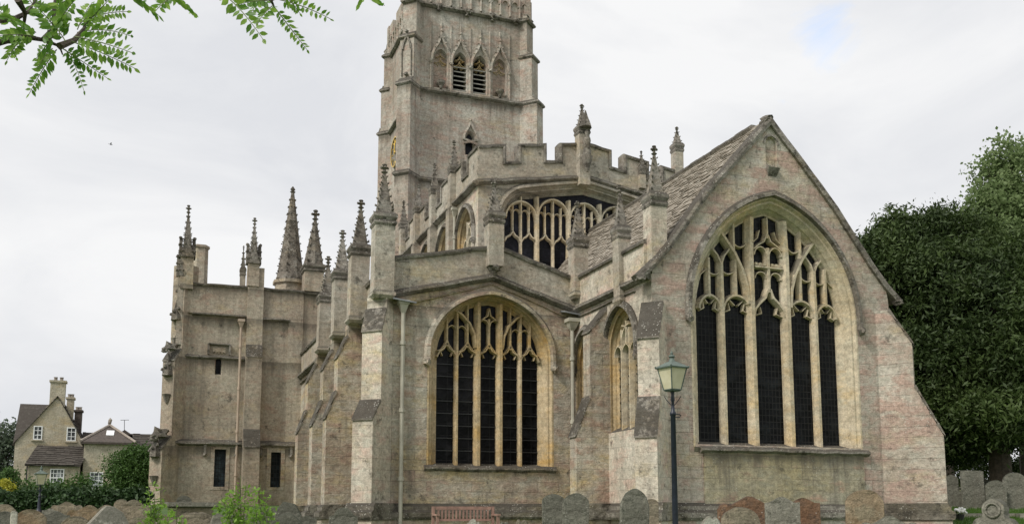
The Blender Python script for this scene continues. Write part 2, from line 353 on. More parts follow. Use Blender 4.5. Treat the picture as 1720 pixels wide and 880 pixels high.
def slab(mb, fr, outer, holes=(), d0=-.6, d1=0, inner=True):
    """wall polygon with holes, between depths d0 and d1"""
    loops = [[Vector((u, z, 0)) for u, z in outer]]+[[Vector((u, z, 0)) for u, z in h] for h in holes]
    tris = tessellate_polygon(loops); flat = [q for l in loops for q in l]; n = len(flat)
    vs = [fr.p(q.x, q.y, d1) for q in flat]+[fr.p(q.x, q.y, d0) for q in flat]
    fs = [tuple(t) for t in tris]+[tuple(i+n for i in t[::-1]) for t in tris]
    k = 0
    for l in loops:
        m_ = len(l)
        for i in range(m_): a, b_ = k+i, k+(i+1) % m_; fs.append((a, b_, b_+n, a+n))
        k += m_
    mb.add(vs, fs); return mb
def loft(mb, fr, loops, closed=False):
    vs = []; fs = []; m_ = len(loops[0][0])
    for pts, d in loops: vs += [fr.p(u, z, d) for u, z in pts]
    for j in range(len(loops)-1):
        for i in range(m_ if closed else m_-1):
            a, b_ = j*m_+i, j*m_+(i+1) % m_; fs.append((a, b_, b_+m_, a+m_))
    mb.add(vs, fs); return mb
def sweep(mb, fr, pts, sec, closed=False):
    """sec = [(offset across, depth)...] closed section swept along pts in the wall plane"""
    P = [Vector(p) for p in pts]; n = len(P); K = len(sec); vs = []; fs = []
    for i, p in enumerate(P):
        if closed: a, b_ = P[i-1], P[(i+1) % n]
        else: a, b_ = P[max(i-1, 0)], P[min(i+1, n-1)]
        d1 = (p-a).normalized() if (p-a).length > 1e-9 else (b_-p).normalized()
        d2 = (b_-p).normalized() if (b_-p).length > 1e-9 else d1
        t = (d1+d2); t = t.normalized() if t.length > 1e-6 else d1
        nn = Vector((-t.y, t.x)); k = 1/max(.35, nn.dot(Vector((-d1.y, d1.x))))
        for o, d in sec: q = p+nn*o*k; vs.append(fr.p(q.x, q.y, d))
    for i in range(n if closed else n-1):
        for j in range(K):
            a, b_ = i*K+j, i*K+(j+1) % K; c, e = ((i+1) % n)*K+j, ((i+1) % n)*K+(j+1) % K
            fs.append((a, b_, e, c))
    if not closed: fs.append(tuple(range(K))[::-1]); fs.append(tuple((n-1)*K+j for j in range(K)))
    mb.add(vs, fs); return mb
def bar(mb, fr, pts, w, d0, d1):
    t = d0+(d1-d0)*.45
    return sweep(mb, fr, pts, [(-w/2, d0), (-w/2, t), (-w*.2, d1), (w*.2, d1), (w/2, t), (w/2, d0)])
def wear(pts, step=.33, amp=.016):                   # worn, uneven line
    out = []
    for (a, b_), (c, d) in zip(pts[:-1], pts[1:]):
        n = max(1, int(hypot(c-a, d-b_)/step))
        for i in range(n):
            t = i/n; e = 0 if i == 0 else 1; out.append((a+(c-a)*t+e*R.uniform(-amp, amp)*.4, b_+(d-b_)*t+e*R.uniform(-amp, amp)))
    return out+[pts[-1]]
def string(mb, fr, pts, h=.16, out=.12, d0=-.02):    # string course / coping drip: weathered top, undercut foot
    return sweep(mb, fr, wear(pts), [(-h*.5, d0), (-h*.5, out*.35), (-h*.15, out), (h*.12, out), (h*.5, out*.25), (h*.5, d0)])

def arch_two(cx, a, zs, h, off=0, n=14):             # two-centred pointed arch, from right springing to left
    R0 = (a*a+h*h)/(2*a); Rr = R0+off; cxr = cx+a-R0
    th = acos((cx-cxr)/Rr); r = [(cxr+Rr*cos(th*i/n), zs+Rr*sin(th*i/n)) for i in range(n+1)]
    l = [(2*cx-x, z) for x, z in r[:-1]][::-1]
    return r+l
def arch_four(cx, a, zs, h, r, off=0, n=9, bow=.05): # four-centred arch
    hh = Vector((-(a-r), h)); D = hh.length; th = atan2(hh.y, hh.x)-acos(min(1, r/D))
    nn = Vector((cos(th), sin(th)))
    pts = [(cx+(a-r)+(r+off)*cos(th*i/n), zs+(r+off)*sin(th*i/n)) for i in range(n+1)]
    p0 = Vector(pts[-1]); ap = Vector((cx, zs+h+off/max(.3, nn.y)))
    for i in range(1, 8):
        t = i/7; q = p0.lerp(ap, t)+nn*bow*4*t*(1-t)*(p0-ap).length*.35; pts.append((q.x, q.y) if i < 7 else (ap.x, ap.y))
    l = [(2*cx-x, z) for x, z in pts[:-1]][::-1]
    return pts+l
def arc_pts(p, q, bulge, n=8):
    P, Q = Vector(p), Vector(q); d = Q-P; nn = Vector((-d.y, d.x))
    return [tuple(P+d*(i/n)+nn*bulge*4*(i/n)*(1-i/n)) for i in range(n+1)]

church = empty('parish_church', (0, 0, 0))
tag(church, 'large weathered limestone church with tower, battlements, crocketed pinnacles and big traceried windows', 'church')

def arch_dep(cx, a, zs, h, off=0, n=15):             # depressed, almost elliptical arch with a slight point
    A, H = a+off, h+off*.8
    r = [(cx+A*cos(pi/2*i/n), zs+H*(.92*sin(pi/2*i/n)+.08*(1-cos(pi/2*i/n)))) for i in range(n+1)]
    return r+[(2*cx-x, z) for x, z in r[:-1]][::-1]
def archfn(kind, cx, a, zs, h, r=None, bow=.05):
    if kind == 'dep': return lambda off=0: arch_dep(cx, a, zs, h, off)
    return (lambda off=0: arch_two(cx, a, zs, h, off)) if kind == 'two' else (lambda off=0: arch_four(cx, a, zs, h, r, off, bow=bow))
def opening(fn, zb, off):                            # full hole outline
    p = fn(off); return [(p[0][0], zb)]+p+[(p[-1][0], zb)]
def window(fr, fn, zb, zs, tracery, glass, jo=.36, depth=.34, hood=.5, label=None, hoodmat='stone_weathered', sillout=.0, hooddrop=.25, jambmat='stone_jamb', bars=0, name='window', tmat='stone_tracery'):
    mb = MB()
    prof = [(jo, .004), (jo-.05, .004), (jo-.09, -.07), (jo-.14, -.07), (jo*.5, -.14), (jo*.36, -.2), (jo*.33, -.24), (jo*.12, -depth*.85), (0, -depth*.9), (0, -depth)]
    loft(mb, fr, [(opening(fn, zb-.2, o), d) for o, d in prof])
    q = fn(0); x1, x0 = q[0][0]+jo-.01, q[-1][0]-jo+.01
    o = mb.build(name, jambmat, church)
    if label: o['label'] = label
    # sloped sill
    s = MB(); s.add([fr.p(x0, zb-.16, .0+sillout), fr.p(x1, zb-.16, sillout), fr.p(x1, zb+.02, -depth-.02), fr.p(x0, zb+.02, -depth-.02), fr.p(x0, zb-.3, -.02), fr.p(x1, zb-.3, -.02)],
                    [(0, 1, 2, 3), (0, 1, 5, 4)]); s.build('sill', 'stone_weathered', o)
    g = MB(); op = opening(fn, zb, .02); slab(g, fr, op, (), -depth-.03, -depth+.0); g.build('glass', glass, o)
    if tracery:
        t = MB(); tracery(t, fr, -depth-.02, -depth+.22); t.build('tracery', tmat, o)
    if bars:
        q = fn(0); nb = int((zs-zb)/bars)
        for j in range(1, nb+1):
            sb = MB(); slab(sb, fr, [(q[-1][0], zb+j*bars), (q[0][0], zb+j*bars), (q[0][0], zb+j*bars+.022), (q[-1][0], zb+j*bars+.022)], (), -depth+.01, -depth+.035); sb.build('saddle_bar', 'dark_metal', o)
    if hood:
        hm = MB(); p = fn(hood-.06); x = p[0][0]; xl = p[-1][0]
        sweep(hm, fr, [(x, zs-hooddrop)]+p+[(xl, zs-hooddrop)], [(-.07, -.02), (-.08, .05), (-.02, .11), (.07, .12), (.09, .05), (.09, -.02)])
        for xx in (x, xl): hm.lump(fr.p(xx, zs-hooddrop-.04, .08), (.10, .10, .11), xx, 2, .3)
        hm.build('hood_mould', hoodmat, o)
    return o

# ------------------------------------------------------------------ buttresses
def buttress(x, y, ang, w, stages, z0, mat='stone_aisle', wmat='stone_weathered', plinth=1.78, name='buttress', tail=-.02):
    """stages = [(length, z where slope starts, z where next stage starts)]"""
    dx, dy = cos(ang), sin(ang); fr = Fr(x, y, dx, dy, -dy, dx)
    poly = [(-.6, z0), (stages[0][0], z0)]
    for i, (l, za, zb) in enumerate(stages):
        poly.append((l, za)); nl = stages[i+1][0] if i+1 < len(stages) else tail
        poly.append((nl, zb))
    poly.append((-.6, stages[-1][2]))
    mb = MB(); slab(mb, fr, poly, (), -w/2, w/2); o = mb.build(name, mat, church)
    for i, (l, za, zb) in enumerate(stages):
        if zb-za < .1: continue
        c = MB(); nl = stages[i+1][0] if i+1 < len(stages) else tail
        n = max(2, int((zb-za)/.3))                 # overlapping weathering slabs
        for k in range(n):
            t0, t1 = k/n, (k+1)/n
            a = (l+.035+(nl-l)*t0, za-.01+(zb-za)*t0); b_ = (l+.045+(nl-l)*t1, za+.0+(zb-za)*t1)
            slab(c, fr, [a, (a[0], a[1]+.045), (b_[0], b_[1]+.04), (b_[0]-.05, b_[1]-.03)], (), -w/2-.012-.004*(k % 2), w/2+.012+.004*(k % 2))
        c.build('weathering', wmat, o)
    if plinth:
        l = stages[0][0]; p = MB()
        pl = [(-.5, plinth-.36), (l+.14, plinth-.36), (l+.17, plinth-.30), (l+.17, plinth-.18), (l+.08, plinth-.12), (l+.08, plinth-.03), (l+.0, plinth+.05), (-.5, plinth+.05)]
        slab(p, fr, pl, (), -w/2-.12, w/2+.12)
        p.build('plinth', 'stone_plinth', o)
        q = MB(); slab(q, fr, [(-.5, z0), (l+.09, z0), (l+.09, plinth-.37), (-.5, plinth-.37)], (), -w/2-.07, w/2+.07); q.build('plinth', mat, o)
    return o
def plinth_run(fr, u0, u1, z=1.78, mat='stone_aisle', z0=0):
    p = MB(); sweep(p, fr, [(u0, z-.2), (u1, z-.2)], [(-.16, -.02), (-.16, .14), (-.10, .17), (.02, .17), (.08, .09), (.17, .08), (.25, .0), (.25, -.02)])
    return p
# ------------------------------------------------------------------ pinnacles
def pinnacle(x, y, w, z0, zcap, ztop, rot=0, mat='stone_weathered', seed=0, shaft_mat='stone_nave', slim=.36, octo=False, gablets=False, ncr=6):
    fr_r = w/2
    mb = MB()
    sq = sqrt(2)*fr_r
    mb.lathe([(sq, z0), (sq, zcap-.28), ], (x, y, 0), 4, pi/4+rot)
    # sunk panel arrises
    if z0 < 8: mb.lathe([(sq*.9, z0-.12), (sq*1.16, z0-.04), (sq*1.16, z0+.03), (sq*.98, z0+.1)], (x, y, 0), 4, pi/4+rot)
    o = mb.build('pinnacle', shaft_mat, church)
    c = MB()
    c.lathe([(sq*1.02, zcap-.30), (sq*1.16, zcap-.24), (sq*1.16, zcap-.2), (sq*1.06, zcap-.15), (sq*1.22, zcap-.07), (sq*1.22, zcap), (sq*.95, zcap+.07), (sq*.8, zcap+.09)], (x, y, 0), 4, pi/4+rot)
    c.build('cap', 'stone_weathered', o)
    s = MB(); H = ztop-zcap; r0 = sq*.76; n = 8 if octo else 4; body = H*.80
    rr = lambda t: r0*(1-t)+r0*.14*t
    s.lathe([(rr(t), zcap+.05+body*t) for t in (0, .33, .66, 1)], (x, y, 0), n, pi/4+rot)
    for k in range(4):
        a = pi/4+rot+k*pi/2
        for j in range(ncr):
            t = (j+.6)/(ncr+.2); r = rr(t)+r0*.07; cr_ = max(.024, w*.075*(1-.35*t))
            z = zcap+.05+body*t
            s.lump((x+r*cos(a), y+r*sin(a), z), (cr_*1.15, cr_*1.15, cr_*.8), seed+j+k, 1, .35)
            s.lump((x+(r+cr_*.8)*cos(a), y+(r+cr_*.8)*sin(a), z+cr_*.7), cr_*.6, seed+j, 1, .2)
    zf = zcap+.05+body
    s.lathe([(r0*.14, zf-.02), (r0*.34, zf+H*.015), (r0*.16, zf+H*.035), (r0*.15, zf+H*.07), (r0*.4, zf+H*.1), (r0*.16, zf+H*.125), (r0*.12, zf+H*.14)], (x, y, 0), 8)
    for k in range(4):
        a = pi/4*0+rot+k*pi/2; s.lump((x+r0*.3*cos(a), y+r0*.3*sin(a), zf+H*.1), r0*.15, seed+k, 1, .2)
    s.lathe([(r0*.12, zf+H*.13), (r0*.26, zf+H*.15), (r0*.22, zf+H*.17), (r0*.05, ztop)], (x, y, 0), 6)
    s.build('spirelet', mat, o)
    if gablets:
        g = MB()
        for k in range(4):
            a = rot+k*pi/2; ca, sa = cos(a), sin(a)
            for t, hh in ((.0, .55), ):
                b0 = [(-fr_r, zcap-.3), (fr_r, zcap-.3), (0, zcap+hh)]
                fr = Fr(x+ca*(fr_r+.0), y+sa*(fr_r+.0), -sa, ca, ca, sa); slab(g, fr, b0, (), -.06, .07)
                g.lump(fr.p(0, zcap+hh, .03), .075, k+seed, 1); 
                for q in (.3, .65):
                    for sg in (-1, 1): g.lump(fr.p(sg*fr_r*(1-q), zcap-.3+(hh+.3)*q, .06), .05, k, 1)
        g.build('gablet', mat, o)
    lx, ly = R.uniform(-.014, .014), R.uniform(-.014, .014)          # each one stands a little out of true
    for q in (o, *[c_ for c_ in bpy.data.objects if c_.parent == o]):
        for v in q.data.vertices: v.co.x += (v.co.z-z0)*lx; v.co.y += (v.co.z-z0)*ly
    return o
def downpipe(pts, r, hop, mat, name='downpipe', brackets=True, hopper=True):
    mb = MB(); mb.tube(pts, r, 8)
    x, y, z1 = pts[0]; z0 = pts[-1][2]
    zz = z1-.9
    while zz > z0: mb.lathe([(r, zz-.05), (r*1.45, zz-.05), (r*1.45, zz+.05), (r, zz+.05)], (x, y, 0), 8); zz -= 1.75
    o = mb.build(name, mat, church, True)
    if hopper:
        h = MB(); h.lathe([(r*1.1, z1-.12), (hop*.6, z1-.05), (hop, z1+.1), (hop*1.25, z1+.12), (hop*1.25, z1+.22), (hop*1.0, z1+.22)], (x, y, 0), 4, pi/4); h.build('hopper', mat, o)
    return o
def gargoyle(fr, u, z, s=.25, seed=1):
    g = MB(); g.lump(fr.p(u, z, s*.5), (s*.75, s*.75, s*.8), seed, 2, .35); g.lump(fr.p(u, z-s*.15, s*1.25), (s*.42, s*.42, s*.36), seed+3, 2, .3)
    for sg in (-1, 1): g.lump(fr.p(u+sg*s*.55, z+s*.5, s*.45), (s*.28, s*.28, s*.42), seed+sg, 1, .3)
    g.lump(fr.p(u, z-s*.75, s*.35), (s*.6, s*.5, s*.4), seed+5, 1, .3)
    return g.build('gargoyle', 'stone_weathered', church, True)

Z0 = .2
# ================================================================== CHANCEL (gabled east wall)
YC, XC0, XC1, XM = 20.0, 10.95, 17.95, 14.45
ZE = 7.05
fE = east(YC)
gab = [(0, 11.55), (.95, 10.52), (1.93, 9.42), (2.45, 8.72), (3.0, 8.0), (3.45, 7.48), (3.85, 7.12)]
cfn = archfn('two', XM, 2.08, 6.45, 2.68)
hole = opening(cfn, 3.2, .36)
outer = [(XC0+.003, Z0), (XC1, Z0), (XC1, ZE)]+[(XM+u, z-.06) for u, z in gab[::-1] if u <= 3.5]+[(XM-u, z-.06) for u, z in gab[1:] if u <= 3.5]+[(XC0+.003, ZE)]
mb = MB(); niche = opening(archfn('two', XM+.02, .17, 11.0-.1, .2), 10.28, 0)
slab(mb, fE, outer, (hole, niche), -.75, 0)
mb.build('gable_wall', 'stone_gable', church)
# niche back, shelf and bracket
mb = MB(); slab(mb, fE, [(XM-.19, 10.2), (XM+.21, 10.2), (XM+.21, 11.15), (XM-.19, 11.15)], (), -.3, -.07)
mb.build('niche', 'stone_gable', church)
mb = MB(); mb.add(*[[fE.p(*q) for q in ((XM-.16, 10.26, .0), (XM+.2, 10.26, .0), (XM+.2, 10.26, .12), (XM-.16, 10.26, .12), (XM-.1, 10.05, .0), (XM+.14, 10.05, .0))], [(0, 1, 2, 3), (3, 2, 5, 4), (0, 3, 4), (1, 2, 5)]])
mb.build('niche_bracket', 'stone_weathered', church); mb = MB()
fn = archfn('two', XM+.02, .17, 10.9, .2)
sweep(mb, fE, fn(.04), [(-.02, -.02), (-.02, .03), (.02, .035), (.03, -.02)])
mb.build('niche_hood', 'stone_weathered', church)
# verge coping with flared kneelers
vp = [(XM-u, z) for u, z in gab[::-1]]+[(XM+u, z) for u, z in gab[1:]]
mb = MB(); sweep(mb, fE, wear(vp), [(-.10, -.3), (-.10, .08), (-.02, .10), (.05, .08), (.07, .0), (.08, -.15), (.06, -.3)])
for sg in (-1, 1):
    mb.lump(fE.p(XM+sg*3.8, 7.08, .02), (.11, .18, .10), 3+sg, 2, .3)
mb.lump(fE.p(XM-.03, 11.6, -.1), (.12, .2, .09), 5, 2, .4); mb.lump(fE.p(XM-.16, 11.5, -.05), (.07, .2, .07), 8, 1, .3)
mb.build('gable_coping', 'stone_weathered', church)
# east window tracery
def tr_chancel(t, fr, d0, d1):
    X = XM; dd = d1; th = d1-.05
    ms = [(-1.385, .18, 7.05, d1-.03), (1.385, .18, 7.05, d1-.03)]
    for u, w, zt, e in ms: bar(t, fr, [(X+u, 3.1), (X+u, zt)], w, d0, e)
    for u in (-.53, .53):
        bar(t, fr, [(X+u, 3.1), (X+u, 8.0), (X+u*.93, 9.0)], .26, d0, d1)
    lights = [(-2.08, -1.385, 6.55, .36), (-1.385, -.53, 6.55, .40), (.53, 1.385, 6.55, .40), (1.385, 2.08, 6.55, .36)]
    for a, b_, z, h in lights:
        c = (a+b_)/2; hw = (b_-a)/2
        A = arch_two(X+c, hw-.04, z, h, 0, 7); bar(t, fr, A, .12, d0, d1-.05)
        for sg in (-1, 1):                         # cusps
            bar(t, fr, [(X+c+sg*(hw-.08), z-.03), (X+c+sg*hw*.45, z+.03), (X+c+sg*hw*.55, z+.2)], .05, d0, d1-.1)
            bar(t, fr, [(X+c+sg*hw*.45, z+.28), (X+c+sg*hw*.12, z+.15)], .05, d0, d1-.1)
    # middle light: ogee head
    for sg in (-1, 1):
        bar(t, fr, [(X+sg*.46, 6.5), (X+sg*.42, 6.66), (X+sg*.28, 6.82), (X+sg*.12, 6.96), (X+sg*.03, 7.18)], .13, d0, d1-.04)
        bar(t, fr, [(X+sg*.4, 6.5), (X+sg*.22, 6.56), (X+sg*.26, 6.72)], .05, d0, d1-.1)
        # sub-arches springing outwards from the inner mullions
        bar(t, fr, [(X+sg*.62, 6.75), (X+sg*.66, 7.2), (X+sg*.78, 7.6), (X+sg*1.0, 8.02), (X+sg*1.38, 8.52)], .16, d0, d1-.01)
        # mullion branch (Y) over outer pair
        bar(t, fr, [(X+sg*1.385, 6.9), (X+sg*1.385, 7.75)], .19, d0, d1-.04)
        bar(t, fr, [(X+sg*1.385, 7.7), (X+sg*1.30, 7.92), (X+sg*1.14, 8.12)], .1, d0, d1-.05)
        bar(t, fr, [(X+sg*1.385, 7.7), (X+sg*1.48, 7.92), (X+sg*1.62, 8.08)], .1, d0, d1-.05)
        bar(t, fr, [(X+sg*1.74, 6.85), (X+sg*1.74, 7.85)], .14, d0, d1-.06)
        bar(t, fr, [(X+sg*.97, 6.92), (X+sg*.97, 7.85)], .14, d0, d1-.06)
        bar(t, fr, arc_pts((X+sg*1.385, 7.6), (X+sg*1.74, 7.5), -.3*sg, 6), .06, d0, d1-.09)
        bar(t, fr, arc_pts((X+sg*.97, 7.6), (X+sg*1.385, 7.6), -.28*sg, 6), .06, d0, d1-.09)
        bar(t, fr, [(X+sg*1.0, 8.02), (X+sg*1.0, 8.9)], .12, d0, d1-.06)
        bar(t, fr, arc_pts((X+sg*.6, 8.35), (X+sg*1.0, 8.3), -.3*sg, 6), .06, d0, d1-.09)
        bar(t, fr, [(X+sg*1.74, 7.6), (X+sg*2.1, 7.3)], .05, d0, d1-.1)
        # heads of the upper central pair
        bar(t, fr, arch_two(X+sg*.22, .19, 8.05, .22, 0, 5), .07, d0, d1-.05)
        bar(t, fr, arch_two(X+sg*.22, .17, 7.45, .17, 0, 5), .06, d0, d1-.07)
        bar(t, fr, [(X+sg*.42, 8.2), (X+sg*.26, 8.33), (X+sg*.1, 8.42), (X+sg*.02, 8.6)], .08, d0, d1-.05)
        bar(t, fr, [(X+sg*.45, 8.35), (X+sg*.28, 8.5), (X+sg*.22, 8.7)], .05, d0, d1-.08)
    bar(t, fr, [(X, 7.1), (X, 8.25)], .15, d0, d1-.04); bar(t, fr, [(X, 8.5), (X, 9.05)], .09, d0, d1-.05)
    bar(t, fr, [(X-.42, 7.74), (X+.42, 7.74)], .1, d0, d1-.03)
    for k in range(7):
        u = -.36+k*.12; slab(t, fr, [(X+u-.03, 7.78), (X+u+.03, 7.78), (X+u+.03, 7.85), (X+u-.03, 7.85)], (), d0, d1-.05)
window(fE, cfn, 3.28, 6.5, tr_chancel, 'leaded_glass', jambmat='stone_tracery', jo=.38, depth=.42, hood=.52, label='tall five-light pointed window in the great gable wall', sillout=.06)
# big worn sill ledge and the mottled apron under it
mb = MB(); string(mb, fE, [(XM-2.3, 3.08), (XM+2.6, 3.08)], .16, .13); mb.build('sill_ledge', 'stone_weathered', church)
mb = MB(); slab(mb, fE, [(XM-2.2, 1.8), (XM+2.45, 1.8), (XM+2.45, 3.02), (XM-2.2, 3.02)], (), -.1, .035); mb.build('apron', 'stone_apron', church)
mb = plinth_run(fE, XC0-.1, XC1+.1, 1.78); mb.build('plinth', 'stone_plinth', church)
mb = MB(); slab(mb, fE, [(XC0, Z0), (XC1, Z0), (XC1, 1.42), (XC0, 1.42)], (), -.1, .1); mb.build('plinth', 'stone_gable', church)
# diagonal buttresses
buttress(11.12, 20.15, radians(225), .52, [(.95, 3.28, 4.2), (.64, 5.6, 6.5)], Z0, 'stone_side', tail=.2)
buttress(XC1-.12, YC+.12, radians(-45), .62, [(1.32, 3.5, 4.78), (.70, 5.88, 6.8)], Z0, 'stone_gable', tail=.16)
# north-side buttress whose top peeps out beyond the corner
buttress(XC1-.1, YC+3.2, 0, .6, [(1.75, 4.7, 5.4), (1.1, 5.9, 6.6)], Z0, 'stone_gable')
# side wall
fS = south(XC0)
sfn = lambda c, a: archfn('two', c, a, 5.72, a*1.25)
wA, wB = 21.62, 23.72
hA_, hB_ = opening(sfn(wA, .66), 3.6, .22), opening(sfn(wB, .5), 3.6, .2)
mb = MB(); slab(mb, fS, [(YC+.003, Z0), (24.5, Z0), (24.5, 7.22), (YC+.003, 7.22)], (hA_, hB_), -.7, 0); mb.build('chancel_side_wall', 'stone_side', church)
mb = MB(); slab(mb, fS, [(YC+.3, 7.22), (24.5, 7.22), (24.5, 8.05), (YC+.3, 8.05)], (), -.3, .02); mb.build('parapet', 'stone_side', church)
def tr_side(c, a, ch=3):
    def f(t, fr, d0, d1):
        n = 3; 
        for k in (-1, 1): bar(t, fr, [(c+k*a/3, 3.5), (c+k*a/3, 6.2)], .09, d0, d1-.02)
        for k in (-1, 0, 1): bar(t, fr, arch_two(c+k*a*2/3, a/3-.01, 5.55, .26, 0, 5), .06, d0, d1-.04)
        bar(t, fr, [(c, 5.8), (c, 6.4)], .07, d0, d1-.04)
        bar(t, fr, arc_pts((c-a/3, 5.9), (c+a*.3, 6.3), .2, 5), .08, d0, d1-.03); bar(t, fr, arc_pts((c+a/3, 5.9), (c-a*.3, 6.3), -.2, 5), .08, d0, d1-.03)
        for j in range(0): slab(t, fr, [(c-a, 3.85+j*.21), (c+a, 3.85+j*.21), (c+a, 3.87+j*.21), (c-a, 3.87+j*.21)], (), d0+.02, d0+.05)
    return f
window(fS, sfn(wA, .66), 3.75, 5.72, tr_side(wA, .66), 'dark_glass', bars=.21, jo=.25, depth=.3, hood=.34, hooddrop=.3)
window(fS, sfn(wB, .5), 3.75, 5.72, tr_side(wB, .5), 'dark_glass', bars=.21, jo=.22, depth=.3, hood=.3, hooddrop=.3)
mb = MB(); string(mb, fS, [(YC+.05, 7.2), (24.4, 7.2)], .2, .14); string(mb, fS, [(YC+.8, 6.98), (24.3, 6.98)], .05, .05); mb.build('string_course', 'stone_weathered', church)
mb = MB(); sweep(mb, fS, [(YC+.3, 8.1), (24.5, 8.1)], [(-.07, -.34), (-.07, .08), (-.03, .10), (.03, .06), (.09, -.1), (.03, -.34)]); mb.build('parapet_coping', 'stone_weathered', church)
mb = plinth_run(fS, YC, 24.4, 1.78); mb.build('plinth', 'stone_plinth', church)
buttress(XC0+.05, 22.62, pi, .42, [(.95, 3.5, 4.5), (.55, 6.2, 6.9)], Z0, 'stone_aisle')
pinnacle(10.98, 21.55, .34, 6.9, 8.75, 9.9, seed=3, shaft_mat='stone_nave')
pinnacle(11.22, 20.28, .42, 7.2, 9.22, 10.5, seed=5, shaft_mat='stone_side')
pinnacle(10.98, 24.25, .42, 7.6, 9.2, 10.28, seed=8, shaft_mat='stone_nave')
# low wall of the chancel at its far side, and its roof of stone slates
mb = MB(); mb.box(XC1-.6, XC1, YC+.7, 30.5, Z0, 7.1); mb.build('chancel_far_wall', 'stone_gable', church)
def slates(mb, p_eave, p_ridge, along, length, row=.26, wmin=.22, wmax=.42, rnd=None, thick=.035):
    pe, pr, al = Vector(p_eave), Vector(p_ridge), Vector(along).normalized(); up = (pr-pe); H = up.length; up.normalize()
    nn = al.cross(up).normalized()
    if nn.z < 0: nn = -nn
    rows = int(H/row)+1
    for i in range(rows):
        r_ = row; s0 = i*row*1.0; x = -rnd.random()*.3
        hh = min(row*1.45, H-s0+.02)
        if hh < .05: break
        while x < length:
            w_ = rnd.uniform(wmin, wmax); a, b_ = max(x, 0), min(x+w_-.012, length)
            if b_-a > .04:
                j = rnd.uniform(-.2, .2)*row; lift = thick*1.6+rnd.uniform(-.01, .02)
                base = pe+up*(s0+j); q = []
                for (aa, ss, l0) in ((a, 0, lift), (b_, 0, lift+rnd.uniform(-.01, .01)), (b_, hh, .012), (a, hh, .012)): q.append(base+al*aa+up*ss+nn*l0)
                lo = [v-nn*thick for v in q]
                mb.add(q+lo, [(0, 1, 2, 3), (4, 5, 1, 0), (5, 6, 2, 1), (7, 4, 0, 3), (7, 6, 5, 4)])
            x += w_
rs = random.Random(4)
mb = MB()
slates(mb, (XC0+.28, YC+.2, 7.78), (XM, YC+.2, 11.6), (0, 1, 0), 10.7, .135, .15, .32, rs, .022)
slates(mb, (XC1+.1, YC+.2, 7.35), (XM, YC+.2, 11.6), (0, 1, 0), 10.7, .135, .15, .32, rs, .022)
rf = mb.build('chancel_roof', 'stone_slate', church)
mb = MB(); mb.add([(XC0+.28, YC+.76, 7.75), (XM, YC+.76, 11.57), (XC1+.1, YC+.76, 7.32), (XC0+.28, 30.6, 7.75), (XM, 30.6, 11.57), (XC1+.1, 30.6, 7.32)], [(0, 1, 4, 3), (1, 2, 5, 4), (0, 1, 2), (3, 4, 5)]); mb.build('roof_deck', 'brown_tile', rf)
mb = MB()
for k in range(26):
    y = YC+.7+k*.39; mb.lathe([(.13, 0), (.13, .375)], (0, 0, 0), 6)
    vs = mb.v[-12:]; mb.v[-12:] = [(XM+p[0], y+p[2]*1.0, 11.6+p[1]*.8+.01*sin(k*2.1)) for p in vs]
mb.build('ridge_tile', 'stone_weathered', rf)

# ================================================================== AISLE CHAPEL (low gable, five lights)
YA, XA0, XA1, XAM = 24.4, 5.75, 10.97, 8.47
fA = east(YA)
afn = archfn('dep', XAM, 1.45, 5.8, 1.42)
mb = MB(); slab(mb, fA, [(XA0+.003, Z0), (XA1, Z0), (XA1, 7.2), (XAM, 7.95), (XA0+.003, 7.25)], (opening(afn, 2.8, .31),), -.7, 0); mb.build('chapel_wall', 'stone_aisle', church)
mb = MB(); slab(mb, fA, [(XA0-.017, 7.25), (XAM, 7.95), (XA1, 7.2), (XA1, 8.05), (XAM+.1, 8.78), (XA0-.017, 8.18)], (), -.35, .03); mb.build('parapet', 'stone_nave', church)
mb = MB(); sweep(mb, fA, wear([(XA1, 8.08), (XAM+.1, 8.8), (XA0, 8.22)][::-1]), [(-.07, -.4), (-.08, .08), (-.02, .11), (.04, .08), (.08, -.1), (.03, -.4)]); mb.build('parapet_coping', 'stone_weathered', church)
mb = MB(); string(mb, fA, [(XA0-.05, 7.24), (XAM, 7.94), (XA1, 7.18)], .2, .15); mb.build('string_course', 'stone_weathered', church)
mb = MB(); string(mb, fA, [(XA0+.4, 7.02), (XAM, 7.74), (XA1-.3, 7.0)], .05, .045); mb.build('roll_moulding', 'stone_aisle', church)
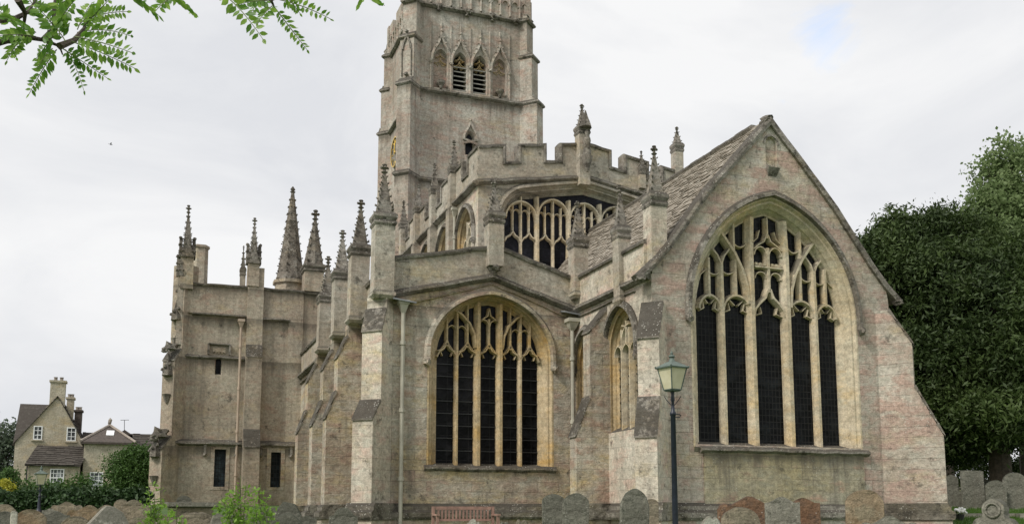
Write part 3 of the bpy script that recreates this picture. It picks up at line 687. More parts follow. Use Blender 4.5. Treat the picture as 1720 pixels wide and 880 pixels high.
def tr_aisle(t, fr, d0, d1):
    X = XAM; ms = [(-.91, .12, 7.0), (-.317, .19, 7.25), (.317, .19, 7.25), (.91, .12, 7.0)]
    for u, w, zt in ms: bar(t, fr, [(X+u, 2.7), (X+u, zt)], w, d0, d1 if w > .15 else d1-.04)
    ed = [-1.47, -.91, -.317, .317, .91, 1.47]
    for i in range(5):
        a, b_ = ed[i], ed[i+1]; c = (a+b_)/2; hw = (b_-a)/2
        for sg in (-1, 1):
            bar(t, fr, [(X+c+sg*hw, 5.70), (X+c+sg*hw*.72, 5.86), (X+c+sg*hw*.32, 5.93), (X+c, 6.08)], .075, d0, d1-.06)
            bar(t, fr, [(X+c+sg*hw, 5.86), (X+c+sg*hw*.6, 5.90), (X+c+sg*hw*.2, 6.05), (X+c, 6.18)], .05, d0, d1-.07)
            bar(t, fr, [(X+c+sg*hw*.6, 5.86), (X+c+sg*hw*.42, 5.74)], .04, d0, d1-.1)
        top = {0: 6.75, 1: 7.18, 2: 6.82, 3: 7.18, 4: 6.75}[i]
        bar(t, fr, [(X+c, 6.0), (X+c, top)], .10, d0, d1-.06)
    for sg in (-1, 1):
        bar(t, fr, [(X+sg*.38, 6.0), (X+sg*.42, 6.35), (X+sg*.56, 6.65), (X+sg*.78, 6.88), (X+sg*1.0, 7.0)], .12, d0, d1-.02)
        bar(t, fr, arch_two(X+sg*.155, .14, 6.62, .17, 0, 5), .055, d0, d1-.05)
        bar(t, fr, [(X+sg*.28, 6.72), (X+sg*.16, 6.82), (X+sg*.04, 6.9), (X, 7.12)], .06, d0, d1-.05)
        for q in (.77, 1.05): bar(t, fr, arch_two(X+sg*q, .13, 6.42, .16, 0, 4), .05, d0, d1-.08)
    for j in range(0): slab(t, fr, [(X-1.45, 3.25+j*.33), (X+1.45, 3.25+j*.33), (X+1.45, 3.262+j*.33), (X-1.45, 3.262+j*.33)], (), d0+.02, d0+.05)
window(fA, afn, 2.88, 5.8, tr_aisle, 'dark_glass', bars=.33, jo=.34, depth=.36, hood=.42, label='honey-coloured five-light window in the low chapel gable', hoodmat='stone_aisle', tmat='stone_jamb')
mb = MB(); string(mb, fA, [(XAM-1.85, 2.74), (XAM+1.85, 2.74)], .16, .08); mb.build('sill_ledge', 'stone_weathered', church)
mb = plinth_run(fA, XA0-.1, XA1-.05, 1.78); mb.build('plinth', 'stone_plinth', church)
mb = MB(); slab(mb, fA, [(XA0, Z0), (XA1, Z0), (XA1, 1.42), (XA0, 1.42)], (), -.1, .1); mb.build('plinth', 'stone_aisle', church)
buttress(5.52, 24.6, radians(225), .6, [(.86, 3.89, 4.4), (.5, 6.2, 6.8), (.30, 7.14, 7.16)], Z0, 'stone_side')
gargoyle(fA, XAM+.02, 8.18, .22, 4)
pinnacle(8.5, 24.32, .42, 8.2, 9.66, 10.6, seed=11, rot=0)
pinnacle(5.44, 24.42, .52, 7.2, 9.3, 10.72, seed=12)
zp = 6.62
downpipe([(5.98, YA-.14, 6.85), (5.98, YA-.14, .4)], .055, .16, 'pipe_paint')
downpipe([(10.78, YA-.14, 6.7), (10.78, YA-.14, .4)], .055, .2, 'pipe_paint')
for x, s in ((5.98, 1), (10.78, -1)):
    mb = MB(); mb.add([(x-.3, YA-.02, 7.12), (x+.3, YA-.02, 7.05), (x+.3, YA-.34, 6.98), (x-.3, YA-.34, 7.05), (x-.3, YA-.02, 7.16), (x+.3, YA-.02, 7.09), (x+.3, YA-.34, 7.02), (x-.3, YA-.34, 7.09)], [(0, 1, 2, 3), (4, 5, 6, 7), (3, 2, 6, 7), (0, 3, 7, 4), (1, 2, 6, 5)]); mb.build('rain_chute', 'lead_sheet', church)
# long side wall
fAS = south(XA0); YAE = 41.0
sw = []
for c in (26.3, 29.5, 32.4, 35.9): sw.append((c, archfn('two', c, .75, 5.1, 1.0)))
mb = MB(); slab(mb, fAS, [(YA+.003, Z0), (YAE, Z0), (YAE, 7.25), (YA+.003, 7.25)], [opening(f, 3.0, .17) for c, f in sw], -.7, 0); mb.build('aisle_wall', 'stone_aisle', church)
for c, f in sw:
    def tf(t, fr, d0, d1, c=c):
        for k in (-.25, .25): bar(t, fr, [(c+k, 2.9), (c+k, 5.6)], .1, d0, d1)
    window(fAS, f, 3.1, 5.1, tf, 'dark_glass', jo=.2, depth=.34, hood=.34)
mb = MB(); slab(mb, fAS, [(YA+.003, 7.25), (YAE, 7.25), (YAE, 8.18), (YA+.003, 8.18)], (), -.35, .02); mb.build('parapet', 'stone_nave', church)
mb = MB(); sweep(mb, fAS, wear([(YA-.05, 8.2), (YAE, 8.2)]), [(-.07, -.4), (-.08, .08), (-.02, .11), (.04, .08), (.08, -.1), (.03, -.4)]); mb.build('parapet_coping', 'stone_weathered', church)
mb = MB(); string(mb, fAS, [(YA-.05, 7.24), (YAE, 7.24)], .22, .18); string(mb, fAS, [(YA, 6.95), (YAE, 6.95)], .08, .08); mb.build('string_course', 'stone_weathered', church)
mb = plinth_run(fAS, YA, YAE, 1.78); mb.build('plinth', 'stone_plinth', church)
for yb in (28.45, 31.0, 34.2):
    buttress(XA0+.05, yb, pi, .62, [(1.1, 4.3, 5.1), (.8, 6.1, 6.75), (.5, 7.14, 7.16)], Z0, 'stone_aisle')
pinnacle(5.5, 27.95, .54, 7.2, 9.38, 10.85, seed=21)
pinnacle(5.5, 30.6, .54, 7.2, 9.25, 10.65, seed=22)
pinnacle(5.5, 33.6, .54, 7.2, 9.12, 10.55, seed=23)
for yb in (27.9, 30.6, 33.6): gargoyle(fAS, yb, 7.15, .17, int(yb))
mb = MB(); mb.add([(XA0+.3, YA+.3, 7.9), (XAM, YA+.3, 8.3), (10.1, YA+.3, 8.1), (XA0+.3, YAE, 7.9), (XAM, YAE, 8.3), (10.1, YAE, 8.1)], [(0, 1, 4, 3), (1, 2, 5, 4)]); mb.build('aisle_roof', 'lead_sheet', church)
mb = MB(); mb.add([(10.0, YA+.3, 7.85), (11.3, YA+.3, 7.85), (10.0, 30.6, 7.85), (11.3, 30.6, 7.85)], [(0, 1, 3, 2)]); mb.build('valley_gutter', 'lead_sheet', church)

# ================================================================== NAVE (clerestory, battlements)
YN, XN0, XN1, XNM = 30.5, 10.08, 18.25, 14.16
fN = east(YN)
nfn = archfn('four', XNM, 3.02, 11.65, 1.28, .85, .02)
mb = MB(); slab(mb, fN, [(XN0+.003, 6), (XN1, 6), (XN1, 12.78), (XNM, 13.42), (XN0+.003, 12.78)], (opening(nfn, 9.2, .27),), -.7, 0); mb.build('nave_gable_wall', 'stone_nave', church)
mer = [(XN0, 11.03), (11.58, 12.55), (13.15, 15.1), (15.68, 16.62), (17.2, XN1)]
def roofl(u): return 12.78+(13.42-12.78)*(1-abs(u-XNM)/(XNM-XN0))
poly = [(XN0, 12.78)]; 
top = []
u_prev = XN0
for a, b_ in mer:
    top += [(a, roofl(a)+(.68 if a > XN0 else 1.3)), (a, roofl(a)+1.3)] if a > XN0 else [(a, roofl(a)+1.3)]
    if a < XNM < b_: top.append((XNM, roofl(XNM)+1.3))
    top += [(b_, roofl(b_)+1.3)]
    if b_ < XN1: top.append((b_, roofl(b_)+.68))
outer = [(XN0-.027, 12.78), (XNM, 13.42), (XN1, 12.78)]+top[::-1]
mb = MB(); slab(mb, fN, outer, (), -.35, .03); bt = mb.build('battlement', 'stone_nave', church)
mb = MB(); sweep(mb, fN, wear(top, .3, .02), [(-.06, -.4), (-.07, .08), (-.01, .10), (.05, .06), (.06, -.1), (.05, -.4)]); mb.build('coping', 'stone_weathered', bt)
mb = MB(); string(mb, fN, [(XN0-.05, 12.8), (XNM, 13.44), (XN1, 12.8)], .22, .18); mb.build('string_course', 'stone_weathered', church)
def tr_nave(t, fr, d0, d1):
    X = XNM; ed = [-3.04+k*1.216 for k in range(6)]
    for e in ed[1:-1]: bar(t, fr, [(X+e, 9.1), (X+e, 12.6)], .17, d0, d1)
    for i in range(5):
        c = X+(ed[i]+ed[i+1])/2; hw = .608
        bar(t, fr, [(c, 9.1), (c, 12.55)], .09, d0, d1-.05)
        bar(t, fr, arch_two(c, hw-.03, 11.75 if i in (0, 4) else 11.95, .62, 0, 7), .12, d0, d1-.01)
        for k in (-1, 1):
            cc = c+k*hw/2
            bar(t, fr, [(cc, 11.2), (cc, 12.3)], .07, d0, d1-.07)
            for sg in (-1, 1):
                bar(t, fr, [(cc+sg*hw*.48, 10.92), (cc+sg*hw*.36, 11.06), (cc+sg*hw*.14, 11.14), (cc, 11.28)], .085, d0, d1-.06)
                bar(t, fr, arch_two(cc+sg*.145, .12, 11.95, .13, 0, 4), .045, d0, d1-.1)
window(fN, nfn, 9.3, 11.65, tr_nave, 'clear_dark', jo=.3, depth=.34, hood=.44, label='broad flat-arched clerestory window over the chancel roof', hoodmat='stone_nave', jambmat='stone_nave', tmat='stone_tracery')
pinnacle(XNM-.2, YN-.12, .40, 13.1, 15.25, 16.1, seed=31, ncr=4)
g = MB(); xx = XNM-.2; yy = YN-.5                                        # statue in the apex niche
g.lathe([(.05, 13.5), (.2, 13.95), (.22, 14.05), (.1, 14.06)], (xx, yy, 0), 8)
g.lathe([(.13, 14.06), (.15, 14.25), (.11, 14.45), (.14, 14.62), (.12, 14.74), (.05, 14.8), (.045, 14.83), (.08, 14.9), (.075, 14.98), (.02, 15.04)], (xx, yy, 0), 10)
g.lathe([(.1, 15.15), (.24, 15.17), (.2, 15.3), (.1, 15.55), (.02, 15.8)], (xx, yy+.1, 0), 6)
g.build('statue', 'stone_weathered', church, True)
pinnacle(XN1-.35, YN+.05, .34, 13.2, 15.2, 15.9, seed=32, slim=.3, ncr=3)
pinnacle(16.35, YN-.05, .24, 13.3, 14.1, 14.7, seed=33, ncr=3)
fNS = south(XN0); YNE = 42.0
cw = [(c, archfn('two', c, .82, 11.15, .95)) for c in (31.95, 34.5, 37.05, 39.6)]
mb = MB(); slab(mb, fNS, [(YN+.003, 7), (YNE, 7), (YNE, 12.78), (YN+.003, 12.78)], [opening(f, 9.2, .22) for c, f in cw], -.7, 0); mb.build('clerestory_wall', 'stone_side', church)
for c, f in cw:
    def tf(t, fr, d0, d1, c=c):
        for k in (-.27, .27): bar(t, fr, [(c+k, 9.2), (c+k, 11.9)], .12, d0, d1)
        for k in (-.54, 0, .54): bar(t, fr, arch_two(c+k, .24, 11.0, .3, 0, 5), .09, d0, d1-.04)
        bar(t, fr, arc_pts((c-.27, 11.2), (c+.35, 11.9), .15, 5), .1, d0, d1); bar(t, fr, arc_pts((c+.27, 11.2), (c-.35, 11.9), -.15, 5), .1, d0, d1)
    window(fNS, f, 9.3, 11.15, tf, 'clear_dark', jo=.25, depth=.36, hood=.36)
top = []; y = YN
seq = []
k = 0; yy = YN
while yy < YNE:
    a, b_ = yy, min(yy+1.05, YNE); top += [(a, 14.08), (b_, 14.08)]; yy = b_+.62
    if b_ < YNE: top += [(b_, 13.45), (min(yy, YNE), 13.45)]
mb = MB(); slab(mb, fNS, [(YN+.003, 12.78), (YNE, 12.78)]+top[::-1], (), -.35, .03); bt = mb.build('battlement', 'stone_nave', church)
mb = MB(); sweep(mb, fNS, wear(top, .3, .02), [(-.06, -.4), (-.07, .08), (-.01, .10), (.05, .06), (.06, -.1), (.05, -.4)][::1]); mb.build('coping', 'stone_weathered', bt)
mb = MB(); string(mb, fNS, [(YN-.05, 12.8), (YNE, 12.8)], .22, .2); mb.build('string_course', 'stone_weathered', church)
for i, yb in enumerate((33.2, 35.75, 38.3, 40.7)):
    mb = MB(); mb.box(XN0-.3, XN0, yb-.2, yb+.2, 8, 12.6); mb.build('buttress', 'stone_nave', church)
    pinnacle(XN0-.08, yb, .34, 12.6, 14.25, 15.25, seed=40+i, ncr=4)
downpipe([(XN0-.1, 32.95, 12.4), (XN0-.1, 32.95, 8)], .05, .14, 'pipe_paint')
mb = MB(); mb.add([(XN0+.3, YN+.3, 13.0), (XNM, YN+.3, 13.7), (XN1, YN+.3, 13.0), (XN0+.3, YNE, 13.0), (XNM, YNE, 13.7), (XN1, YNE, 13.0)], [(0, 1, 4, 3), (1, 2, 5, 4)]); mb.build('nave_roof', 'lead_sheet', church)
mb = MB(); mb.box(XN1-.6, XN1-.01, YN+.7, YNE, 3, 12.78); mb.build('nave_far_wall', 'stone_nave', church)
mb = MB()
yy = YN+.02
while yy < YNE: mb.box(XN1-.35, XN1+.02, yy, min(yy+1.05, YNE), 12.78, 14.08); mb.box(XN1-.35, XN1+.02, yy+1.05, min(yy+1.67, YNE), 12.78, 13.45); yy += 1.67
mb.build('battlement', 'stone_nave', church)

# ================================================================== TOWER
TX0, TX1, TY0, TY1 = 10.95, 16.5, 42.1, 48.4
fT = east(TY0); fTS = south(TX0)
ZB, ZM, ZT = 21.25, 16.9, 25.5
belf = [(12.02, False), (12.98, True), (13.98, True), (14.98, False)]
holes = [opening(archfn('two', c, .36, 22.85, .55), 21.45, 0) for c, _ in belf]
wfn = archfn('two', 13.5, .17, 19.15, .3); holes.append(opening(wfn, 18.35, .1))
mb = MB(); slab(mb, fT, [(TX0, 6), (TX1, 6), (TX1, ZT), (TX0, ZT)], holes, -.8, 0)
tw = mb.build('tower', 'stone_tower', church)
mb = MB(); mb.box(TX0, TX0+.8, TY0+.8, TY1, 6, ZT); mb.box(TX1-.8, TX1, TY0+.8, TY1, 6, ZT); mb.box(TX0+.8, TX1-.8, TY1-.8, TY1, 6, ZT); mb.build('wall', 'stone_tower', tw)
mb = MB(); mb.box(TX0+.8, TX1-.8, TY0+.8, TY1-.8, ZT-.2, ZT); mb.build('roof', 'lead_sheet', tw)
# stepped clasping buttresses at the corners: three stages
for (x, y, ang, Ls) in ((TX0-.2, TY0+.22, 225, (.86, .62, .42)), (TX1-.2, TY0+.25, -45, (.88, .62, .36)), (TX0+.02, TY1-.2, 135, (.42, .3, .15)), (TX1+.1, TY1-.1, 45, (.8, .6, .4))):
    bo = buttress(x, y, radians(ang), .74, [(Ls[0]+.1, ZM, ZM+.12), (Ls[0], ZB, ZB+.3), (Ls[1], 23.6, 23.85), (Ls[2], ZT+.25, ZT+.4)], 6, 'stone_tower', plinth=None)
    dx, dy = cos(radians(ang)), sin(radians(ang))
    for z, l in ((ZM, Ls[0]+.12), (ZB, Ls[0]+.02), (23.62, Ls[1]+.02), (ZT, Ls[2]+.06)):
        mb = MB(); k = MB(); p = [(-.2, -.37), (l, -.37), (l, .37), (-.2, .37)]
        def rg(g, zz): return [(x+dx*(u+(g if u > 0 else 0))-dy*(v_+(g if v_ > 0 else -g)), y+dy*(u+(g if u > 0 else 0))+dx*(v_+(g if v_ > 0 else -g)), zz) for u, v_ in p]
        q = rg(.01, z-.1)+rg(.075, z-.03)+rg(.075, z+.04)+rg(.005, z+.14)
        mb.add(q, [(j*4+i, j*4+(i+1) % 4, j*4+4+(i+1) % 4, j*4+4+i) for j in range(3) for i in range(4)]+[(0, 3, 2, 1), (12, 13, 14, 15)]); mb.build('string_course', 'stone_weathered', bo)
for z in (ZB, ZM, ZT-.02):
    for fr_, a_, b_ in ((fT, TX0, TX1), (fTS, TY0, TY1)): mb = MB(); string(mb, fr_, [(a_, z), (b_, z)], .22, .17); mb.build('string_course', 'stone_weathered', tw)
# panelled parapet
mb = MB()
for fr, a, b_, mx in ((fT, TX0-.12, TX1+.12, 0), (fTS, TY0-.12, TY1+.12, 0), (Fr(TX1, 0, 0, 1, 1, 0), TY0-.12, TY1+.12, 0), (Fr(0, TY1, 1, 0, 0, 1), TX0-.12, TX1+.12, 0)):
    z1 = 26.6; slab(mb, fr, [(a, ZT+.06), (b_, ZT+.06), (b_, z1), (a, z1)], (), -.3, .06)
    u = a+.15
    while u < b_-.3:
        bar(mb, fr, [(u, ZT+.1), (u, z1)], .1, .04, .16)
        bar(mb, fr, arch_two(u+.25, .19, z1-.45, .25, 0, 4), .07, .04, .14); u += .5
    u = a
    k = 0
    while u < b_-.5: slab(mb, fr, [(u, z1), (min(b_, u+1.1), z1), (min(b_, u+1.1), z1+.7), (u, z1+.7)], (), -.3, .06); u += 1.8
mb.build('parapet', 'stone_tower', tw)
for u in (11.9, 13.3, 14.6, 15.8): 
    g = gargoyle(fT, u, ZT-.05, .2, int(u*3)); g.parent = tw
# belfry openings
def ogee(c, zs, a, h, n=6):
    r = [(c+a, zs), (c+a*.93, zs+h*.22), (c+a*.68, zs+h*.42), (c+a*.38, zs+h*.58), (c+a*.17, zs+h*.74), (c+a*.06, zs+h*.88), (c, zs+h)]
    return r+[(2*c-x, z) for x, z in r[:-1]][::-1]
for c, open_ in belf:
    fn = archfn('two', c, .36, 22.85, .55)
    mb = MB(); loft(mb, fT, [(opening(fn, 21.45, o), d) for o, d in ((.02, .0), (-.04, -.12), (-.06, -.22), (-.08, -.3))])
    sweep(mb, fT, ogee(c, 22.75, .47, 1.45), [(-.05, -.02), (-.06, .1), (.04, .13), (.07, .02), (.07, -.02)])
    mb.lump(fT.p(c, 24.3, .08), (.1, .08, .12), c, 1)
    bar(mb, fT, [(c, 24.2), (c, 24.75)], .07, -.02, .06)
    for j in range(3):
        for sg in (-1, 1): mb.lump(fT.p(c+sg*(.33-.1*j), 23.4+.27*j, .1), .055, j, 1)
    for sg in (-1, 1):
        if sg < 0 and c > 12.1: continue
        e = c+sg*.5-.01
        bar(mb, fT, [(e, 21.35), (e, 22.65)], .1, -.02, .08); mb.lump(fT.p(e, 22.68, .1), .1, c+sg, 1, .4)
        bar(mb, fT, [(e, 23.2), (e, 24.7)], .06, -.02, .05)
    bo = mb.build('belfry_opening' if open_ else 'blind_niche', 'stone_tower', tw)
    mb = MB(); 
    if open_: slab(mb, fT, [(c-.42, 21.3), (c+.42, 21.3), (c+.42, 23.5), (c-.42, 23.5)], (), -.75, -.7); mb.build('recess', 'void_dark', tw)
    else:
        slab(mb, fT, [(c-.42, 21.3), (c+.42, 21.3), (c+.42, 23.5), (c-.42, 23.5)], (), -.4, -.16); mb.build('recess', 'stone_pink', tw)
    t = MB()
    for sg in (-1, 1): bar(t, fT, arc_pts((c+sg*.3, 22.72), (c, 23.0), .25*sg, 4), .06, -.3, -.1); bar(t, fT, arc_pts((c+sg*.24, 23.0), (c, 23.25), .25*sg, 4), .05, -.3, -.1)
    bar(t, fT, arch_two(c, .14, 22.95, .16, 0, 4), .05, -.3, -.1); bar(t, fT, [(c-.3, 22.72), (c-.1, 22.62), (c, 22.8), (c+.1, 22.62), (c+.3, 22.72)], .05, -.3, -.12)
    t.build('tracery', 'stone_jamb', tw)
    if open_:
        l = MB()
        for j in range(6):
            z = 21.5+j*.225; l.add([fT.p(c-.31, z, -.08), fT.p(c+.31, z, -.08), fT.p(c+.31, z+.1, -.32), fT.p(c-.31, z+.1, -.32), fT.p(c-.31, z+.055, -.08), fT.p(c+.31, z+.055, -.08), fT.p(c+.31, z+.15, -.32), fT.p(c-.31, z+.15, -.32)],
                                   [(0, 1, 2, 3), (4, 5, 6, 7), (0, 1, 5, 4), (3, 2, 6, 7)])
        l.build('louvre', 'louvre_slate', tw)
    else:
        l = MB(); l.lathe([(.05, 21.4), (.1, 21.55), (.2, 21.68), (.22, 21.78), (.1, 21.8)], (c, TY0-.02, 0), 8); l.build('bracket', 'stone_weathered', tw)
mb = MB(); loft(mb, fT, [(opening(wfn, 18.35, o), d) for o, d in ((.1, .0), (.05, -.08), (0, -.2))]); sweep(mb, fT, [(13.16, 18.9)]+ogee(13.5, 19.1, .34, .95)+[(13.84, 18.9)], [(-.04, -.02), (-.05, .08), (.04, .1), (.06, -.02)])
mb.lump(fT.p(13.5, 20.05, .05), .09, 2, 1); mb.build('stair_window', 'stone_tower', tw)
mb = MB(); slab(mb, fT, [(13.25, 18.3), (13.75, 18.3), (13.75, 19.6), (13.25, 19.6)], (), -.26, -.2); mb.build('glass', 'clear_dark', tw)
# statue niche columns on tower south-east buttress
mb = MB()
fq = Fr(TX0-.2-.6*.707, TY0+.22-.6*.707, .707, -.707, -.707, -.707)
sweep(mb, fq, ogee(0, 23.0, .22, .8), [(-.04, -.02), (-.05, .08), (.04, .1), (.06, -.02)])
for sg in (-1, 1): bar(mb, fq, [(sg*.25, 21.7), (sg*.25, 23.0)], .08, -.02, .09)
mb.lump(fq.p(0, 23.85, .08), .1, 3, 1); mb.lump(fq.p(0, 21.75, .08), (.12, .12, .1), 5, 1)
mb.build('niche', 'stone_weathered', tw)
# clock on the south face
cy, cz = 46.15, 19.6
clk = MB(); vs = []; 
n = 28
for r_, d in ((0.62, .02), (.62, .12), (.50, .12), (.50, .07)): pass
clk.v = []; clk.f = []
ring = lambda r, d: [fTS.p(cy+r*cos(2*pi*k/n), cz+r*sin(2*pi*k/n), d) for k in range(n)]
allr = ring(.8, .0)+ring(.8, .14)+ring(.7, .15)+ring(.68, .1)
fs = []
for j in range(3):
    for k in range(n): fs.append((j*n+k, j*n+(k+1) % n, (j+1)*n+(k+1) % n, (j+1)*n+k))
fs.append(tuple(3*n+k for k in range(n))); clk.add(allr, fs); co = clk.build('clock', 'stone_weathered', tw)
mb = MB()
for k in range(12):
    a = 2*pi*k/12; bar(mb, fTS, [(cy+.48*cos(a), cz+.48*sin(a)), (cy+.64*cos(a), cz+.64*sin(a))], .06, .09, .13)
for a, l_ in ((radians(100), .6), (radians(200), .38)): bar(mb, fTS, [(cy-.12*cos(a), cz-.12*sin(a)), (cy+l_*cos(a), cz+l_*sin(a))], .06, .14, .19)
sweep(mb, fTS, [(cy+.74*cos(2*pi*k/n), cz+.74*sin(2*pi*k/n)) for k in range(n)], [(-.03, .1), (-.03, .18), (.03, .18), (.03, .1)], True)
mb.build('clock_hands', 'gilt', tw)

# ================================================================== TWO-STOREY PORCH (left)
YP, XP0, XP1 = 41.0, .75, 5.75
fP = east(YP); ZPT = 10.85
h1 = [(2.38, 2.62), (2.82, 2.62), (2.82, 4.12), (2.38, 4.12)]; h2 = [(4.6, 2.62), (5.0, 2.62), (5.0, 4.05), (4.6, 4.05)]
lfn = archfn('two', 2.4, .11, 7.72, .18); h3 = opening(lfn, 7.18, .03)
mb = MB(); slab(mb, fP, [(XP0, Z0), (XP1, Z0), (XP1, ZPT), (XP0, ZPT)], (h1, h2, h3), -.7, 0); mb.build('porch_wall', 'stone_porch', church)
for z0, z1, dd, u1 in ((7.9, ZPT-.02, 0, XP1), ):
    pass
mb = MB(); slab(mb, fP, [(XP0-.02, Z0), (XP1, Z0), (XP1, 4.33), (XP0-.02, 4.33)], (h1, h2), -.02, .16); mb.build('porch_lower_wall', 'stone_porch', church)
mb = MB(); slab(mb, fP, [(XP0-.02, 9.64), (XP1, 9.64), (XP1, ZPT-.03), (XP0-.02, ZPT-.03)], (), -.02, .1); slab(mb, fP, [(5.15, 4.4), (XP1, 4.4), (XP1, 9.63), (5.15, 9.63)], (), -.02, .1); mb.build('porch_parapet', 'stone_porch', church)
mb = MB(); mb.box(XP0, XP0+.7, YP+.7, 46.5, Z0, ZPT); mb.box(XP1-.5, XP1+1.0, YP+.7, 46.5, Z0, ZPT); mb.box(XP0+.7, XP1-.5, 45.8, 46.5, Z0, ZPT); mb.box(XP1+.01, XP1+1.0, YP, YP+.7, 7.5, ZPT); mb.build('porch_side_wall', 'stone_porch', church)
mb = MB(); mb.box(XP0+.7, XP1-.5, YP+.7, 45.8, 10.1, 10.2); mb.build('porch_roof', 'lead_sheet', church)
for k, hh in enumerate((h1, h2)):
    c = (hh[0][0]+hh[1][0])/2; mb = MB(); slab(mb, fP, [(c-.36, 2.5), (c+.36, 2.5), (c+.36, 4.2), (c-.36, 4.2)], (hh,), .0, .18)
    wo = mb.build('porch_window', 'stone_aisle', church)
    g = MB(); slab(g, fP, hh, (), -.3, -.12); g.build('glass', 'grey_glass', wo)
    hm = MB(); string(hm, fP, [(c-.62, 4.38), (c+.62, 4.38)], .15, .3); 
    for sg in (-1, 1): hm.box(c+sg*.6-.05, c+sg*.6+.05, YP-.26, YP-.12, 3.95, 4.4); hm.lump((c+sg*.6, YP-.22, 3.9), .09, 2, 1)
    hm.build('hood_mould', 'stone_weathered', wo)
mb = MB(); loft(mb, fP, [(opening(lfn, 7.18, o), d) for o, d in ((.03, .0), (0, -.1), (0, -.2))]); 
for q in ((2.15, 8.1, 2.65, 8.28),): slab(mb, fP, [(q[0], q[1]), (q[2], q[1]), (q[2], q[3]), (q[0], q[3])], (), 0, .05)
for k in range(4): bar(mb, fP, arch_two(2.21+k*.125, .055, 8.04, .08, 0, 3), .03, 0, .06)
wo = mb.build('lancet_window', 'stone_aisle', church)
g = MB(); slab(g, fP, [(2.25, 7.1), (2.55, 7.1), (2.55, 8.0), (2.25, 8.0)], (), -.3, -.15); g.build('glass', 'dark_glass', wo)
hm = MB(); string(hm, fP, [(1.98, 8.42), (2.82, 8.42)], .1, .14)
for sg in (-1, 1): hm.box(2.4+sg*.42-.04, 2.4+sg*.42+.04, YP-.12, YP, 8.0, 8.42)
hm.build('hood_mould', 'stone_weathered', wo)
for u0, u1, z, h_, o_ in ((XP0-.1, XP1, 4.36, .3, .34), (XP0-.1, 3.42, 7.88, .16, .12), (1.3, 3.4, 9.62, .14, .22), (4.1, 5.2, 9.58, .14, .22)):
    mb = MB(); string(mb, fP, [(u0, z), (u1, z)], h_, o_, .0); mb.build('string_course', 'stone_weathered', church)
mb = MB(); sweep(mb, fP, wear([(XP0, ZPT+.02), (6.75, ZPT+.02)]), [(-.07, -.4), (-.08, .14), (-.02, .18), (.04, .14), (.08, -.1), (.03, -.4)]); mb.build('parapet_coping', 'stone_weathered', church)
# middle buttress, carried up as the pinnacle shaft
buttress(3.76, YP+.05, radians(-90), .64, [(.85, 4.2, 4.9), (.55, 7.9, 8.4), (.32, 11.7, 11.75)], Z0, 'stone_porch', plinth=None)
buttress(XP0+.1, YP+.1, radians(225), .62, [(.98, 4.05, 4.55), (.52, 7.6, 8.1), (.16, 11.6, 11.65)], Z0, 'stone_porch', plinth=None)
pinnacle(3.64, YP-.1, .46, 10.9, 12.15, 13.87, seed=51, gablets=True, shaft_mat='stone_porch')
pinnacle(1.02, YP+.0, .5, 10.6, 12.2, 14.15, seed=52, gablets=True, shaft_mat='stone_porch')
pinnacle(XP0+.06, YP-.1, .22, 8.3, 11.4, 12.2, seed=53, gablets=True, ncr=3)
pinnacle(3.25, YP+.25, .22, 10.9, 11.7, 12.7, seed=54, ncr=3)
pinnacle(6.15, YP+.2, .8, 10.9, 12.05, 14.6, seed=55, ncr=6, octo=True, shaft_mat='stone_porch')
mb = MB(); mb.lathe([(.68, 10.5), (.68, 11.6), (.78, 11.65), (.78, 11.78), (.66, 11.8)], (5.45, 43.2, 0), 8, pi/8)
st = mb.build('stair_turret', 'stone_porch', church)
mb = MB(); mb.lathe([(.66, 11.75), (.42, 13.3), (.07, 15.9)], (5.45, 43.2, 0), 8, pi/8)
for k in range(8):
    a = pi/8+k*pi/4
    for j in range(12): t = (j+.3)/12.3; r_ = .66+(.07-.66)*t+.02; mb.lump((5.45+r_*cos(a), 43.2+r_*sin(a), 11.75+4.15*t), (.04, .04, .035), j, 1)
mb.lathe([(.05, 15.85), (.13, 15.95), (.06, 16.0), (.12, 16.05), (.02, 16.2)], (5.45, 43.2, 0), 6); mb.build('spire', 'stone_weathered', st)
mb = MB(); mb.lathe([(.33, 10.6), (.31, 12.85), (.37, 12.9), (.37, 13.0), (.28, 13.02)], (1.6, 43, 0), 6); mb.build('chimney', 'stone_porch', church)
# canopied niches with broken statues on the corner buttress
for (d_, z) in ((1.0, 3.75), (.54, 7.0), (.2, 9.3)):
    x, y = XP0+.1-d_*.707, YP+.1-d_*.707
    mb = MB(); mb.lathe([(.06, z-1.9+.8), (.17, z-1.6+.8), (.2, z-.75), (.1, z-.73)], (x, y, 0), 6)
    mb.build('statue_bracket', 'stone_weathered', church); mb = MB()
    mb.lathe([(.12, z-.05), (.26, z), (.24, z+.2), (.14, z+.45), (.05, z+.8), (.01, z+.9)], (x, y, 0), 6, pi/6)
    for k in range(6): mb.lump((x+.22*cos(k), y+.22*sin(k), z+.1*k-.05), .075, k, 1, .3)
    mb.build('statue_niche', 'stone_weathered', church)
for (z, s) in ((8.15, .22), (4.65, .28)):
    mb = MB(); dx_ = .12 if z > 6 else -.12; mb.lump((XP0-.35+dx_, YP-.45+dx_, z), (s*1.1, s*.8, s*.7), 3, 2, .5); mb.lump((XP0-.56+dx_, YP-.6+dx_, z-.16), (s*.6, s*.5, s*.5), 5, 2, .5); mb.build('carved_beast', 'stone_weathered', church)
for k in range(9):
    mb = MB() if k == 0 else mb; z = 8.6+k*.38; mb.lump((XP0-.0-.03*(k % 3), YP-.1, z), .08, k, 1, .4)
mb.build('crocket', 'stone_weathered', church)
downpipe([(3.22, YP-.26, 9.25), (3.22, YP-.26, .6)], .05, .15, 'pipe_pink')
